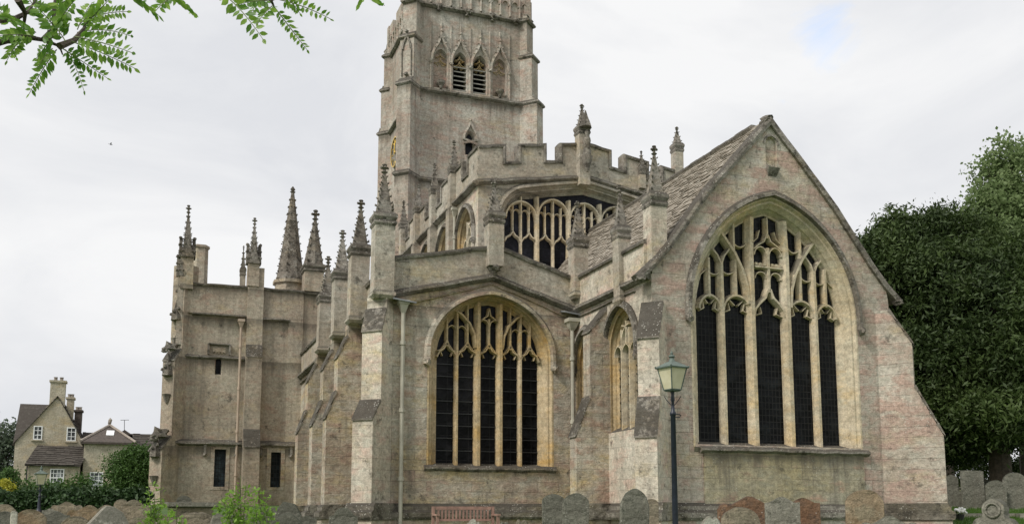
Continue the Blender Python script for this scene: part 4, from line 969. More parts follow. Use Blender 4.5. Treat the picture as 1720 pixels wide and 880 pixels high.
mb = MB(); string(mb, fP, [(XP0-1.2, 1.62), (XP1, 1.62)], .16, .3); mb.build('plinth', 'stone_plinth', church)

# ================================================================== GROUND
xs = sorted(set([round(v, 2) for v in np.concatenate([np.linspace(-60, 90, 101), np.array([-1500, -700, -300, -120, 140, 300, 700, 1500])])]))
ys = sorted(set([round(v, 2) for v in np.concatenate([np.linspace(-20, 130, 101), np.array([-1500, -500, -100, 200, 400, 800, 1500])])]))
mb = MB(); mb.v = [(x, y, ground(x, y)+.05*noise.noise(Vector((x*.3, y*.3, 0)))) for y in ys for x in xs]; nx = len(xs)
mb.f = [(j*nx+i, j*nx+i+1, (j+1)*nx+i+1, (j+1)*nx+i) for j in range(len(ys)-1) for i in range(nx-1)]
go = mb.build('ground', 'turf', None, True); go['kind'] = 'structure'

# ================================================================== HEADSTONES
def outline(kind, w, h, rnd):
    a = w/2
    if kind == 'round': top = [(a*cos(pi*i/12), h-a*.8+a*.8*sin(pi*i/12)) for i in range(13)]
    elif kind == 'segment': top = [(a*cos(pi*(.18+.64*i/10))/cos(pi*.18), h-a*.55+a*.55*(sin(pi*(.18+.64*i/10))-sin(pi*.18))/(1-sin(pi*.18))) for i in range(11)]
    elif kind == 'gothic': top = arch_two(0, a, h-a*1.35, a*1.35, 0, 7)
    elif kind == 'shoulder':
        b = a*.66; top = [(a, h-b*.95), (b*1.12, h-b*.8)]+[(b*cos(pi*i/10), h-b*.8+b*.8*sin(pi*i/10)) for i in range(11)]+[(-b*1.12, h-b*.8), (-a, h-b*.95)]
    elif kind == 'octagon': top = [(a, h-a*.95), (a*.45, h-a*.12), (-a*.45, h), (-a, h-a*.8)]
    elif kind == 'scroll':
        top = []
        for i in range(25):
            t = i/24; x = a*(1-2*t); e = abs(x)/a
            z = h-(.13*(1-cos(pi*min(1, e*1.5))))*w*.55-(.05*w if e > .92 else 0)+(.03*w*sin((e-.62)*9) if e > .62 else 0); top.append((x, z))
    elif kind == 'hump':
        top = []
        for i in range(21): t = i/20; x = a*(1-2*t); top.append((x, h-.16*w+.16*w*max(0, cos(pi*x/a*.75))**1.4))
    elif kind == 'lump': top = [(a*(1-2*i/9), h-rnd.uniform(0, .09)-.12*(abs(1-2*i/9)**3)) for i in range(10)]
    else: top = [(a, h-.03), (a*.3, h-.005), (-a*.4, h), (-a, h-.025)]
    return [(-a, -.35)]+[(a, -.35)]+top
def headstone(px, py, wpx, dist, kind, mat, label, tilt=0, turn=0, thick=.1, lean=0, group='headstones in the churchyard', name='headstone'):
    x, y = atd(px, dist); g = ground(x, y); z = topz(py, px, dist); h = max(.3, z-g); w = wpx*dist*.99/1645
    rnd = random.Random(int(px*3+py)); az = atan2(x, y)
    o = empty(name, (x, y, g), 0)
    fr = Fr(0, 0, 1, 0, 0, -1); mb = MB(); slab(mb, fr, outline(kind, w, h, rnd), (), -thick/2, thick/2)
    bpy.data.objects.remove(o)
    me = mb.build(name, mat, None, False, .02)
    # roughen worn arrises
    for v in me.data.vertices:
        n_ = noise.noise_vector((v.co+Vector((px, py, 0)))*6); v.co += n_*.014
    me.location = (x, y, g); me.rotation_euler = (radians(lean), radians(tilt), -az*.55+radians(turn))
    tag(me, label, 'headstone', group); return me
HSL = [
 # in front of the church
 (930, 829, 40, 21.6, 'segment', 'headstone_green', 'dark headstone with low curved top behind the round one left of the lamp', 0, 0),
 (965, 828, 45, 20.8, 'round', 'headstone_green', 'round-topped grey-green headstone right beside the curved one near the chapel downpipe', 2, -6),
 (1063, 819, 49, 18.2, 'gothic', 'headstone_green', 'dark pointed headstone nearest to the left of the tall black lamp', 2, 0),
 (1094, 837, 24, 19.0, 'round', 'headstone_buff', 'narrow pinkish headstone squeezed behind the dark pointed one', 0, 0),
 (1194, 864, 34, 15.5, 'lump', 'headstone_pale', 'small pale broken headstone just right of the lamp post', 0, 0),
 (1258, 833, 104, 18.6, 'scroll', 'headstone_red', 'wide rusty red headstone with scrolled top under the great window', 0, 0),
 (1243, 851, 64, 16.6, 'round', 'headstone_buff', 'low round pale headstone in front of the wide rusty one', 0, 0),
 (1314, 834, 56, 17.4, 'hump', 'headstone_grey', 'grey square-shouldered headstone between two rusty red ones', 0, -4),
 (1348, 835, 56, 18.4, 'hump', 'headstone_red', 'rusty red headstone half hidden by the grey one', 0, 0),
 (1451, 822, 58, 18.0, 'round', 'headstone_orange', 'orange lichened round headstone under the right end of the great window', 1, -5),
 (1493, 866, 90, 15.0, 'scroll', 'headstone_grey', 'low scrolled headstone peeping in below the orange one', 0, 0),
 (795, 868, 30, 15.4, 'lump', 'headstone_pale', 'small pale rough headstone top in front of the red bench', 0, 0),
 (845, 872, 26, 15.4, 'lump', 'headstone_grey', 'jagged low headstone top right of the bench', 0, 0),
 (875, 868, 26, 15.8, 'lump', 'headstone_buff', 'small knobbly headstone top near the dark curved one', 0, 0),
 # centre left
 (577, 852, 48, 19.0, 'shoulder', 'headstone_green', 'headstone with a bright green mossy round face by the chapel corner', 0, 0),
 (480, 842, 44, 20.5, 'octagon', 'headstone_green', 'dark headstone with angular cut corners', 4, 0),
 (478, 860, 74, 16.5, 'gothic', 'headstone_green', 'broad dark low headstone in front of the angular one', 3, 0),
 (515, 865, 34, 17.5, 'hump', 'headstone_green', 'small dark headstone between the broad low one and the mossy one', 0, 0),
 (377, 857, 44, 18.0, 'lump', 'headstone_grey', 'rough grey headstone beneath the green saplings', 0, 0),
 (330, 856, 56, 18.4, 'lump', 'headstone_buff', 'lumpy buff headstone left of the rough grey one, below the tomb slab', 0, 0),
 (280, 858, 56, 18.8, 'lump', 'headstone_buff', 'weathered buff headstone at the porch corner under the tomb slab', 0, 0),
 (405, 851, 58, 27.0, 'hump', 'headstone_buff', 'broad brownish headstone in the back row below the porch downpipe', 0, 0),
 (452, 851, 40, 28.5, 'segment', 'headstone_green', 'low dark headstone in the back row right of the porch buttress', 0, 0),
 # left rows
 (308, 832, 24, 27.0, 'round', 'headstone_green', 'small dark round headstone showing above the tomb slab', 0, 0),
 (224, 839, 54, 24.0, 'hump', 'headstone_buff', 'wide humped headstone nearest the porch buttress', 0, 0),
 (203, 838, 22, 26.5, 'round', 'headstone_buff', 'small round headstone top behind the wide humped one', 0, 0),
 (182, 847, 40, 24.5, 'hump', 'headstone_buff', 'buff headstone with curled shoulder left of the wide humped one', -3, 0),
 (148, 848, 62, 23.5, 'scroll', 'headstone_orange', 'brown-orange scrolled headstone behind the pale leaning slab', 2, 0),
 (112, 842, 44, 27.0, 'scroll', 'headstone_buff', 'brownish scrolled headstone in the back row near the small lamp', 0, 0),
 (84, 853, 22, 25.5, 'hump', 'headstone_grey', 'low grey headstone at the foot of the hedge', 0, 0),
 (94, 858, 40, 20.5, 'hump', 'headstone_green', 'dark headstone with pale lichened top edge', 0, 0),
 (51, 855, 46, 20.0, 'segment', 'headstone_orange', 'broad orange lichened headstone at lower left', 0, 0),
 (24, 857, 10, 19.8, 'square', 'headstone_pale', 'narrow whitish stone edge beside the orange headstone', 0, 0),
 (8, 858, 26, 21.0, 'segment', 'headstone_green', 'greenish headstone cut off by the left edge of the view', 0, 0),
 (6, 846, 34, 25.0, 'segment', 'headstone_buff', 'dark brown headstone top at far left by the hedge', 0, 0),
 (236, 866, 66, 17.0, 'hump', 'headstone_buff', 'low buff headstone in front of the wide humped one', 0, 0),
 (428, 858, 38, 19.5, 'lump', 'headstone_green', 'low dark headstone behind the taller sapling', 0, 0),
 (128, 866, 40, 18.5, 'segment', 'headstone_buff', 'low buff headstone to the left of the pale leaning slab', 0, 0),
 # right, under the trees
 (1601, 797, 20, 39.0, 'round', 'headstone_green', 'dark round headstone close to the chancel corner under the yews', 0, 0),
 (1636, 789, 34, 38.0, 'square', 'headstone_green', 'tall square lichened headstone under the yews', 0, 0),
 (1655, 803, 18, 41.0, 'segment', 'headstone_green', 'small low headstone between the square and the shouldered ones', 0, 0),
 (1675, 806, 30, 37.0, 'segment', 'headstone_green', 'low broad shouldered headstone in front of the tree trunk', 0, 0),
 (1707, 793, 34, 37.5, 'round', 'headstone_green', 'large round-topped headstone at the right edge under the trees', 0, 0),
 (1614, 824, 14, 38.5, 'hump', 'headstone_green', 'tiny grey headstone between the dark round and square ones', 0, 0),
]
for (px, py, wp, d, k, m_, lab, tl, tn) in HSL: headstone(px, py, wp, d, k, m_, lab, tl, tn)
# trefoil-headed stone at right, with two round shoulders
def trefoil(px, py, wp, d):
    x, y = atd(px, d); g = ground(x, y); z = topz(py, px, d)-g; w = wp*d/1645; rr = w*.27
    pts = []
    pts += [(w/2, -.3), (w/2, z-rr*3.2)]
    for i in range(7): a = -.1+i*.28; pts.append((w*.28+rr*.82*cos(a), z-rr*2.5+rr*.82*sin(a)))
    for i in range(13): a = -.35+i*(pi+.7)/12; pts.append((rr*cos(a), z-rr+rr*sin(a)))
    for i in range(7): a = pi-1.58+i*.28; pts.append((-w*.28+rr*.82*cos(a), z-rr*2.5+rr*.82*sin(a)))
    pts += [(-w/2, z-rr*3.2), (-w/2, -.3)]
    mb = MB(); slab(mb, Fr(0, 0, 1, 0, 0, -1), pts, (), -.1, .1)
    n = 14; sweep(mb, Fr(0, 0, 1, 0, 0, -1), [(rr*.62*cos(2*pi*i/n), z-rr+rr*.62*sin(2*pi*i/n)) for i in range(n)], [(-.02, .09), (-.02, .13), (.02, .13), (.02, .09)], True)
    o = mb.build('headstone', 'headstone_grey', None, False, .02); o.location = (x, y, g); o.rotation_euler = (0, radians(2), -atan2(x, y)-radians(22))
    tag(o, 'clover-shaped stone with round head on the grass at lower right', 'headstone', 'headstones in the churchyard')
trefoil(1668, 837, 62, 17.0)
# pale slab leaning over
x, y = atd(160, 15.5); mb = MB(); slab(mb, Fr(0, 0, 1, 0, 0, -1), [(-.27, -.6), (.27, -.6), (.27, .62), (.16, .74), (0, .79), (-.16, .74), (-.27, .62)], (), -.05, .05)
o = mb.build('leaning_slab', 'headstone_pale', None, False, .015); o.location = (x, y, ground(x, y)+.62); o.rotation_euler = (radians(-35), radians(48), radians(15)); tag(o, 'pale grave slab leaning steeply over among the lower-left stones', 'grave slab')
# chest tomb with overhanging slab
x, y = atd(320, 25.5); g = ground(x, y); zt = topz(843, 320, 25.5); t = empty('chest_tomb', (x, y, g), radians(6)); tag(t, 'chest tomb with a thick flat overhanging slab in front of the porch', 'tomb')
mb = MB(); mb.box(-.5, .5, -.3, .3, -.2, zt-g-.12); mb.build('chest', 'headstone_buff', t, False, .01)
mb = MB(); mb.box(-.6, .6, -.42, .42, zt-g-.12, zt-g); mb.build('slab', 'headstone_grey', t, False, .02)
# kerb and small things on the grass at right
x, y = atd(1612, 31.5); g = ground(x, y); p = empty('flower_pot', (x, y, g)); tag(p, 'bunch of white flowers on a grave beside the chancel corner', 'flowers')
mb = MB(); mb.lathe([(.09, 0), (.13, .2), (.14, .2)], (0, 0, 0), 10); mb.build('pot', 'dark_metal', p)
mb = MB(); rr = random.Random(3)
for k in range(26): a = rr.random()*6.28; q = rr.random()*.17; mb.lump((q*cos(a), q*sin(a), .28+rr.random()*.1-q*.3), .045, k, 1, .4)
mb.build('flower', 'white_petal', p); mb = MB()
for k in range(12): a = k*.52; mb.tube([(0, 0, .15), (.12*cos(a), .12*sin(a), .27), (.22*cos(a), .22*sin(a), .2)], [.012, .02, .004], 4)
mb.build('leaf', 'green_stem', p)
x, y = atd(1650, 33); g = ground(x, y); mb = MB(); mb.box(-1.0, 1.0, -.06, .06, -.1, .1); mb.box(-1.0, -.88, -.7, -.065, -.1, .1); mb.box(.88, 1.0, -.7, -.065, -.1, .1); o = mb.build('grave_kerb', 'headstone_grey', None, False, .01); o.location = (x, y, g+.04); o.rotation_euler = (0, 0, -.6); tag(o, 'low stone grave kerb lying in the grass at right', 'grave kerb')

# ================================================================== BENCH
x, y = atd(779, 22.3); g = ground(x, y); zt = topz(850, 779, 22.3); H = zt-g; b = empty('park_bench', (x, y, g), radians(-3)); tag(b, 'reddish wooden slatted bench against the chapel wall below the window', 'bench')
W = 1.4; sh = .42
mb = MB()
for k in range(5): mb.box(-W/2, W/2, -.44+k*.095, -.37+k*.095, sh-.02, sh)
mb.build('seat', 'teak_red', b)
bk = MB(); bk.box(-W/2+.05, W/2-.05, .02, .055, H-.07, H); bk.box(-W/2+.05, W/2-.05, .02, .055, sh+.1, sh+.15)
n = 15
for k in range(n): xx = -W/2+.12+(W-.24)*k/(n-1); bk.box(xx-.02, xx+.02, .026, .046, sh+.152, H-.072)
bk.build('backrest', 'teak_red', b)
for sg in (-1, 1):
    for yy, hh in ((-.42, .64), (.02, H)): l = MB(); l.box(sg*W/2-.03, sg*W/2+.03, yy, yy+.06, -.05, hh); l.build('leg', 'teak_red', b)
    l = MB(); l.box(sg*W/2-.04, sg*W/2+.04, -.46, .018, .642, .68); l.build('armrest', 'teak_red', b)

# ================================================================== STREET LAMPS
def lamp(px, dist, zt, wl, label, green=False):
    x, y = atd(px, dist); g = ground(x, y); t = empty('street_lamp', (x, y, g), radians(12)); tag(t, label, 'street lamp', 'old style lamps in the churchyard')
    H = zt-g; s_ = wl/.42
    zl0 = H-1.0*s_*1.0; 
    k = s_
    p = MB(); p.lathe([(.13*k, -.1), (.13*k, .3), (.1*k, .34), (.07*k, .4), (.062*k, .6), (.05*k, H-1.32*k), (.065*k, H-1.30*k), (.065*k, H-1.26*k), (.04*k, H-1.22*k), (.028*k, H-1.05*k), (.045*k, H-1.0*k), (.03*k, H-.9*k), (.045*k, H-.82*k), (.05*k, H-.8*k)], (0, 0, 0), 14); p.build('post', 'black_paint', t, True)
    l = MB(); l.tube([(0, 0, H-1.34*k), (.21*k, .03, H-1.33*k), (.24*k, .03, H-1.3*k), (.21*k, .03, H-1.27*k), (.02, 0, H-1.28*k)], .011*k, 6); l.build('ladder_bar', 'black_paint', t)
    for a in range(4):
        aa = pi/4+a*pi/2; f_ = MB(); f_.tube([(.02*k*cos(aa), .02*k*sin(aa), H-1.12*k), (.12*k*cos(aa), .12*k*sin(aa), H-1.0*k), (.16*k*cos(aa), .16*k*sin(aa), H-.93*k)], .008*k, 5); f_.build('scroll', 'black_paint', t)
    lan = MB(); z0, z1 = H-.8*k, H-.36*k; r0, r1 = .12*k, .205*k
    for a in range(4):
        aa = pi/4+a*pi/2; lan.tube([(r0*1.414*cos(aa), r0*1.414*sin(aa), z0), (r1*1.414*cos(aa), r1*1.414*sin(aa), z1)], .013*k, 5)
    for (rr_, zz) in ((r0, z0), (r1, z1)):
        for a in range(4):
            aa, bb = pi/4+a*pi/2, pi/4+(a+1)*pi/2; q = rr_*1.414; lan.tube([(q*cos(aa), q*sin(aa), zz), (q*cos(bb), q*sin(bb), zz)], .014*k, 5)
    lan.lathe([(r0*1.3, z0-.03*k), (r0*1.3, z0-.005*k), (.03*k, z0-.004*k)], (0, 0, 0), 4, pi/4)
    lo = lan.build('lantern', 'verdigris', t)
    for a in range(4):
        aa, bb = pi/4+a*pi/2, pi/4+(a+1)*pi/2; f0, f1 = r0*1.39, r1*1.39
        gl = MB(); P_ = [Vector((f0*cos(aa), f0*sin(aa), z0+.004)), Vector((f0*cos(bb), f0*sin(bb), z0+.004)), Vector((f1*cos(bb), f1*sin(bb), z1)), Vector((f1*cos(aa), f1*sin(aa), z1))]
        c_ = Vector((-cos((aa+bb)/2), -sin((aa+bb)/2), 0))*.006; gl.add(P_+[q+c_ for q in P_], [(0, 1, 2, 3), (7, 6, 5, 4), (0, 1, 5, 4), (1, 2, 6, 5), (2, 3, 7, 6), (3, 0, 4, 7)]); gl.build('glass_pane', 'lamp_glass', lo)
    rf_ = MB(); rf_.lathe([(r1*1.62, z1-.015*k), (r1*1.66, z1+.01*k), (r1*1.3, z1+.05*k), (r1*.75, z1+.10*k), (r1*.42, z1+.13*k)], (0, 0, 0), 4, pi/4)
    for a in range(4): aa = pi/4+a*pi/2; rf_.lump((r1*1.6*cos(aa), r1*1.6*sin(aa), z1+.02*k), .022*k, a, 1, .1)
    rf_.build('lamp_roof', 'verdigris', lo)
    fi = MB(); fi.lathe([(.075*k, z1+.12*k), (.06*k, z1+.15*k), (.04*k, z1+.2*k), (.065*k, z1+.225*k), (.06*k, z1+.25*k), (.025*k, z1+.27*k), (.03*k, z1+.3*k), (.012*k, z1+.33*k), (.004*k, H)], (0, 0, 0), 12); fi.build('finial', 'verdigris', lo, True)
lamp(1134, 14.6, topz(588, 1130, 14.6), .315, 'tall black lamp post with greenish lantern in front of the church')
lamp(65, 31, topz(781, 65, 31), .29, 'small distant lamp post before the hedge and the cottage')

# ================================================================== COTTAGE
cot = empty('stone_cottage', (0, 0, 0)); tag(cot, 'honey stone cottage with steep gable, tall chimneys and white sash windows beyond the hedge', 'house')
YH = 80.0
Zc = lambda py: onY(100, py, YH)[1]
Xc_ = lambda px, py=760: onY(px, py, YH)[0]
fH = east(YH); gz = 2.0
gx0, gx1, ax = Xc_(24), Xc_(143), Xc_(97, 670)
mb = MB(); slab(mb, fH, [(gx0, gz), (gx1, gz), (gx1, Zc(750)), (ax+.2, Zc(672)), (ax-.35, Zc(672)), (gx0, Zc(745))], (), -.4, 0); mb.box(gx0+.003, gx0+.4, YH+.4, YH+9, gz, Zc(745)); mb.box(gx1-.4, gx1-.003, YH+.4, YH+9, gz, Zc(745)); mb.build('wall', 'stone_cottage', cot)
sk_ = -1.7                                                              # the wing runs back to the left
for sg, ex, ez in ((-1, gx0-.1, Zc(747)), (1, gx1+.02, Zc(748))):
    P0, P1 = Vector((ex, YH-.1, ez)), Vector((ax, YH-.1, Zc(668)+.1)); mb = MB(); slates(mb, P0, P1, (0, 1, 0), 9, .3, .35, .6, rs)
    dd = Vector((0, 9, 0)); mb.add([P0, P1, P1+dd, P0+dd], [(0, 1, 2, 3)]); mb.build('roof', 'cottage_slate', cot)
mb = MB(); xr = Xc_(35, 680); k_ = 84/80; mb.add([(Xc_(20, 746), YH+.45, Zc(747)), (Xc_(34, 680)*k_, YH+4, EYE+(Zc(680)-EYE)*k_), (Xc_(92, 680)*k_, YH+4, EYE+(Zc(680)-EYE)*k_), (Xc_(92, 746), YH+.45, Zc(747)), (Xc_(20, 746), YH+.45, Zc(749)), (Xc_(92, 746), YH+.45, Zc(749)), (Xc_(20, 746), YH+8, Zc(747)), (Xc_(92, 746), YH+8, Zc(747))], [(0, 1, 2, 3), (0, 3, 5, 4), (0, 1, 6), (1, 2, 7, 6)]); mb.build('roof', 'cottage_slate', cot)
def chim(px0, px1, py0, py1, y_, mat='stone_cottage'):
    mb = MB(); x0, x1 = Xc_(px0, py0), Xc_(px1, py0); mb.box(x0, x1, y_, y_+.9, Zc(py1), Zc(py0)-.12); mb.box(x0-.08, x1+.08, y_-.08, y_+.98, Zc(py0)-.12, Zc(py0)+.03)
    co = mb.build('chimney', mat, cot)
    for q in (.3, .7): m2_ = MB(); m2_.lathe([(.13, 0), (.12, .22), (.15, .24), (.15, .28)], (x0+(x1-x0)*q, y_+.45, Zc(py0)+.03), 10); m2_.build('chimney_pot', 'chimney_pot', co)
chim(85, 110, 639, 700, YH+.05); chim(107, 119, 659, 700, YH+3.2); chim(117, 130, 676, 730, YH+5.5, 'brown_tile')
def sash(px0, px1, py0, py1, y_, cols, rows):
    x0, x1, z0, z1 = Xc_(px0), Xc_(px1), Zc(py1), Zc(py0); fr = east(y_)
    f = MB(); t_ = .07
    slab(f, fr, [(x0, z0), (x1, z0), (x1, z1), (x0, z1)], ([(x0+t_, z0+t_), (x1-t_, z0+t_), (x1-t_, z1-t_), (x0+t_, z1-t_)],), -.05, .06); w_ = f.build('window', 'white_paint', cot)
    for i in range(1, cols): xx = x0+(x1-x0)*i/cols; b_ = MB(); slab(b_, fr, [(xx-.022, z0+t_), (xx+.022, z0+t_), (xx+.022, z1-t_), (xx-.022, z1-t_)], (), -.02, .03); b_.build('glazing_bar', 'white_paint', w_)
    for i in range(1, rows): zz = z0+(z1-z0)*i/rows; q = .045 if i*2 == rows else .022; b_ = MB(); slab(b_, fr, [(x0+t_, zz-q), (x1-t_, zz-q), (x1-t_, zz+q), (x0+t_, zz+q)], (), -.02, .034); b_.build('glazing_bar', 'white_paint', w_)
    g_ = MB(); slab(g_, fr, [(x0+.02, z0+.02), (x1-.02, z0+.02), (x1-.02, z1-.02), (x0+.02, z1-.02)], (), -.04, .005); g_.build('pane', 'pane_glass', w_)
    s__ = MB(); slab(s__, fr, [(x0-.1, z0-.1), (x1+.1, z0-.1), (x1+.1, z0-.002), (x0-.1, z0-.002)], (), -.02, .14); s__.build('sill', 'stone_cottage', w_)
sash(54, 69, 716, 739, YH, 2, 3); sash(110, 126, 717, 740, YH, 2, 3)
# lean-to
YL = YH-2.2; mb = MB(); x0, x1 = Xc_(52), Xc_(141); mb.box(x0+.1, x1-.1, YL, YH-.003, gz, Zc(782)); mb.build('lean_to_wall', 'stone_cottage', cot)
mb = MB(); slates(mb, (x0-.1, YL-.25, Zc(783)), (x0-.1+.5, YH-.05, Zc(749)), (1, 0, 0), x1-x0+.1, .3, .35, .6, rs); mb.add([(x0-.1, YL-.25, Zc(783)), (x1, YL-.25, Zc(783)), (x1, YH-.05, Zc(749)), (x0+.4, YH-.05, Zc(749)), (x0-.1, YL-.25, Zc(785)), (x1, YL-.25, Zc(785)), (x0-.1, YL-.02, Zc(785)), (x1, YL-.02, Zc(785))], [(0, 1, 2, 3), (0, 1, 5, 4), (4, 5, 7, 6)]); mb.build('lean_to_roof', 'cottage_slate', cot)
sash(91, 114, 789, 818, YL, 4, 4)
# hipped wing
YW = YH-1.6; mb = MB(); x0, x1 = Xc_(143), Xc_(222); mb.box(x0, x1, YW, YH+5, gz, Zc(742)); mb.build('wing_wall', 'stone_cottage', cot)
mb = MB(); e = .25; zc = Zc(743); ap = (Xc_(183, 712), YW+3.3, Zc(709)); c4 = [(x0-e, YW-e, zc), (x1+e, YW-e, zc), (x1+e, YH+5, zc), (x0-e, YH+5, zc)]
mb.add(c4+[ap]+[(p[0], p[1], p[2]-.16) for p in c4], [(0, 1, 4), (1, 2, 4), (2, 3, 4), (3, 0, 4), (0, 1, 6, 5), (1, 2, 7, 6), (3, 0, 5, 8), (5, 6, 7, 8)]); wr = mb.build('wing_roof', 'brown_tile', cot)
mb = MB(); mb.tube([(x0-e, YW-e, zc+.04), (ap[0], ap[1], ap[2]+.04)], .1, 6); mb.tube([(x1+e, YW-e, zc+.04), (ap[0], ap[1], ap[2]+.04)], .1, 6); mb.lump((ap[0], ap[1], ap[2]+.3), (.16, .16, .32), 2, 1); mb.build('hip_tile', 'chimney_pot', wr)
p_ = lambda px, py, f: Vector((Xc_(px), YW-e+3.55*f-.06, zc+(ap[2]-zc)*f+.05))
mb = MB(); q = [p_(177, 0, .38), p_(190, 0, .38), p_(190, 0, .66), p_(177, 0, .66)]; mb.add(q+[v-Vector((0, -.05, .12)) for v in q], [(0, 1, 2, 3), (0, 1, 5, 4), (1, 2, 6, 5), (3, 0, 4, 7)]); mb.build('skylight', 'white_paint', wr)
sash(155, 177, 793, 821, YW, 3, 4); sash(221, 226, 744, 757, YH-.2, 1, 2)
# long rear range
mb = MB(); xa, xb = Xc_(128), Xc_(330); mb.box(xa, xb, YH+3, YH+9, gz, Zc(752)); mb.build('rear_wall', 'stone_cottage', cot)
mb = MB(); slates(mb, (xa, YH+2.7, Zc(757)), (xa, YH+6, Zc(715)-.0), (1, 0, 0), xb-xa, .3, .35, .6, rs); mb.add([(xa, YH+2.7, Zc(757)), (xb, YH+2.7, Zc(757)), (xb, YH+6, Zc(715)), (xa, YH+6, Zc(715)), (xb, YH+9.2, Zc(757)), (xa, YH+9.2, Zc(757))], [(0, 1, 2, 3), (3, 2, 4, 5)]); mb.build('rear_roof', 'cottage_slate', cot)
mb = MB(); aa = Xc_(206, 715); mb.tube([(aa, YH+6, Zc(716)), (aa-.05, YH+6, Zc(690))], .025, 5); mb.tube([(aa-.35, YH+6, Zc(690.5)), (aa+.3, YH+6, Zc(689.5))], .02, 5)
for k in range(4): mb.tube([(aa-.3+k*.18, YH+5.8, Zc(690)), (aa-.3+k*.18, YH+6.2, Zc(690))], .012, 4)
mb.build('aerial', 'dark_metal', cot)
mb = MB(); q = Xc_(205); mb.add([(q-.6, YH+4.2, Zc(720)), (q, YH+4.2, Zc(711)), (q+.6, YH+4.2, Zc(720)), (q, YH+6, Zc(712)), (q-.6, YH+6.0, Zc(722)), (q+.6, YH+6.0, Zc(722))], [(0, 1, 2), (0, 1, 3, 4), (1, 2, 5, 3)]); mb.build('dormer', 'brown_tile', cot)
mb = MB(); mb.tube([(Xc_(52)+.05, YL-.1, Zc(783)), (Xc_(52)+.05, YL-.1, gz)], .05, 6); mb.build('downpipe', 'dark_metal', cot)

# ================================================================== FOLIAGE
RN = np.random.RandomState(11)
def leaf_cloud(name, C_, size, mat, parent, aspect=.55, flat=0):
    """C_ (N,3) leaf centres; one small folded leaf blade each"""
    n = len(C_); a = RN.normal(size=(n, 3)); a /= np.linalg.norm(a, axis=1)[:, None]; b_ = RN.normal(size=(n, 3)); b_[:, 2] *= (1-flat) if flat else 1
    b_ -= a*(a*b_).sum(1)[:, None]; b_ /= np.linalg.norm(b_, axis=1)[:, None]; s_ = size*RN.uniform(.6, 1.35, (n, 1))
    nn = np.cross(a, b_)
    v = np.empty((n, 4, 3)); v[:, 0] = C_-a*s_; v[:, 1] = C_+b_*s_*aspect+nn*s_*.15; v[:, 2] = C_+a*s_; v[:, 3] = C_-b_*s_*aspect+nn*s_*.15
    me = bpy.data.meshes.new(name); me.vertices.add(n*4); me.vertices.foreach_set('co', v.reshape(-1)); me.loops.add(n*4); me.loops.foreach_set('vertex_index', np.arange(n*4)); me.polygons.add(n)
    me.polygons.foreach_set('loop_start', np.arange(n)*4); me.polygons.foreach_set('loop_total', np.full(n, 4)); me.update(); me.validate()
    me.materials.append(MATS[mat]); o = bpy.data.objects.new(name, me); C.objects.link(o)
    if parent: o.parent = parent
    return o
def crown_pts(blobs, n_clump, per, clump_r, droop=0, shell=.75):
    """blobs [(cx,cy,cz,rx,ry,rz)]: leaf clumps near the surface of overlapping masses"""
    out = []
    vol = np.array([b[3]*b[5]+b[4]*b[5] for b in blobs]); vol = vol/vol.sum()
    for b_, f in zip(blobs, vol):
        k = max(3, int(n_clump*f)); d = RN.normal(size=(k, 3)); d /= np.linalg.norm(d, axis=1)[:, None]
        r_ = shell+(1.02-shell)*RN.rand(k, 1)**.7; r_ *= 1+.14*np.sin(d[:, :1]*5+b_[0])*np.cos(d[:, 2:]*4+b_[1]); c_ = np.array(b_[:3])+d*r_*np.array(b_[3:])
        m_ = RN.poisson(per*RN.uniform(.4, 1.5, k)) 
        for q, mm in zip(c_, m_):
            if mm < 1: continue
            e = RN.normal(size=(mm, 3))*clump_r*RN.uniform(.6, 1.3); e[:, 2] *= .6; e[:, 2] -= droop*np.hypot(e[:, 0], e[:, 1]); out.append(q+e)
    return np.concatenate(out)
def limbs(mb, base, blobs, r0, rnd):
    bx_, by_, bz_ = base; top = max(b[2] for b in blobs)
    mid = Vector((bx_, by_, bz_+(top-bz_)*.35)); mb.tube([(bx_, by_, bz_-.3), (bx_, by_, bz_+.3), mid, Vector((bx_+.2, by_, bz_+(top-bz_)*.75))], [r0*1.35, r0, r0*.75, r0*.3], 10)
    for b in blobs:
        c_ = Vector(b[:3]); s0 = Vector((bx_, by_, bz_+(top-bz_)*rnd.uniform(.25, .5))); m_ = s0.lerp(c_, .5)+Vector((0, 0, -.4)); mb.tube([s0, m_, c_], [r0*.4, r0*.28, r0*.08], 6)
        for k in range(4): e = c_+Vector((rnd.uniform(-1, 1)*b[3], rnd.uniform(-1, 1)*b[4], rnd.uniform(-.3, 1)*b[5]))*.8; mb.tube([c_.lerp(s0, .3), e], [r0*.12, r0*.03], 5)
def tree(name, label, cat, base, blobs, leafm, n_clump, per, clump_r, size, r0, group=None, droop=0, shell=.75, aspect=.55, core=True, sub=0):
    x, y = base; g = ground(x, y); t = empty(name, (0, 0, 0)); tag(t, label, cat, group); rnd = random.Random(int(x*7))
    mb = MB(); limbs(mb, (x, y, g), blobs, r0, rnd); mb.build('trunk', 'bark', t)
    if sub:                                          # boughs standing proud of the main masses
        extra = []
        for b in blobs:
            for k in range(sub):
                d = Vector((rnd.gauss(0, 1), rnd.gauss(0, 1), rnd.gauss(0, 1))).normalized(); q = rnd.uniform(.2, .34)
                extra.append((b[0]+d.x*b[3]*.88, b[1]+d.y*b[4]*.88, b[2]+d.z*b[5]*.88, b[3]*q, b[4]*q, b[5]*q*.8))
        blobs = blobs+extra
    P_ = crown_pts(blobs, n_clump, per, clump_r, droop, shell)
    if core:
        Q = crown_pts(blobs, int(n_clump*.25), per*.5, clump_r*1.2, 0, .3); P_ = np.concatenate([P_, Q])
    leaf_cloud('crown', P_, size, leafm, t, aspect); return t
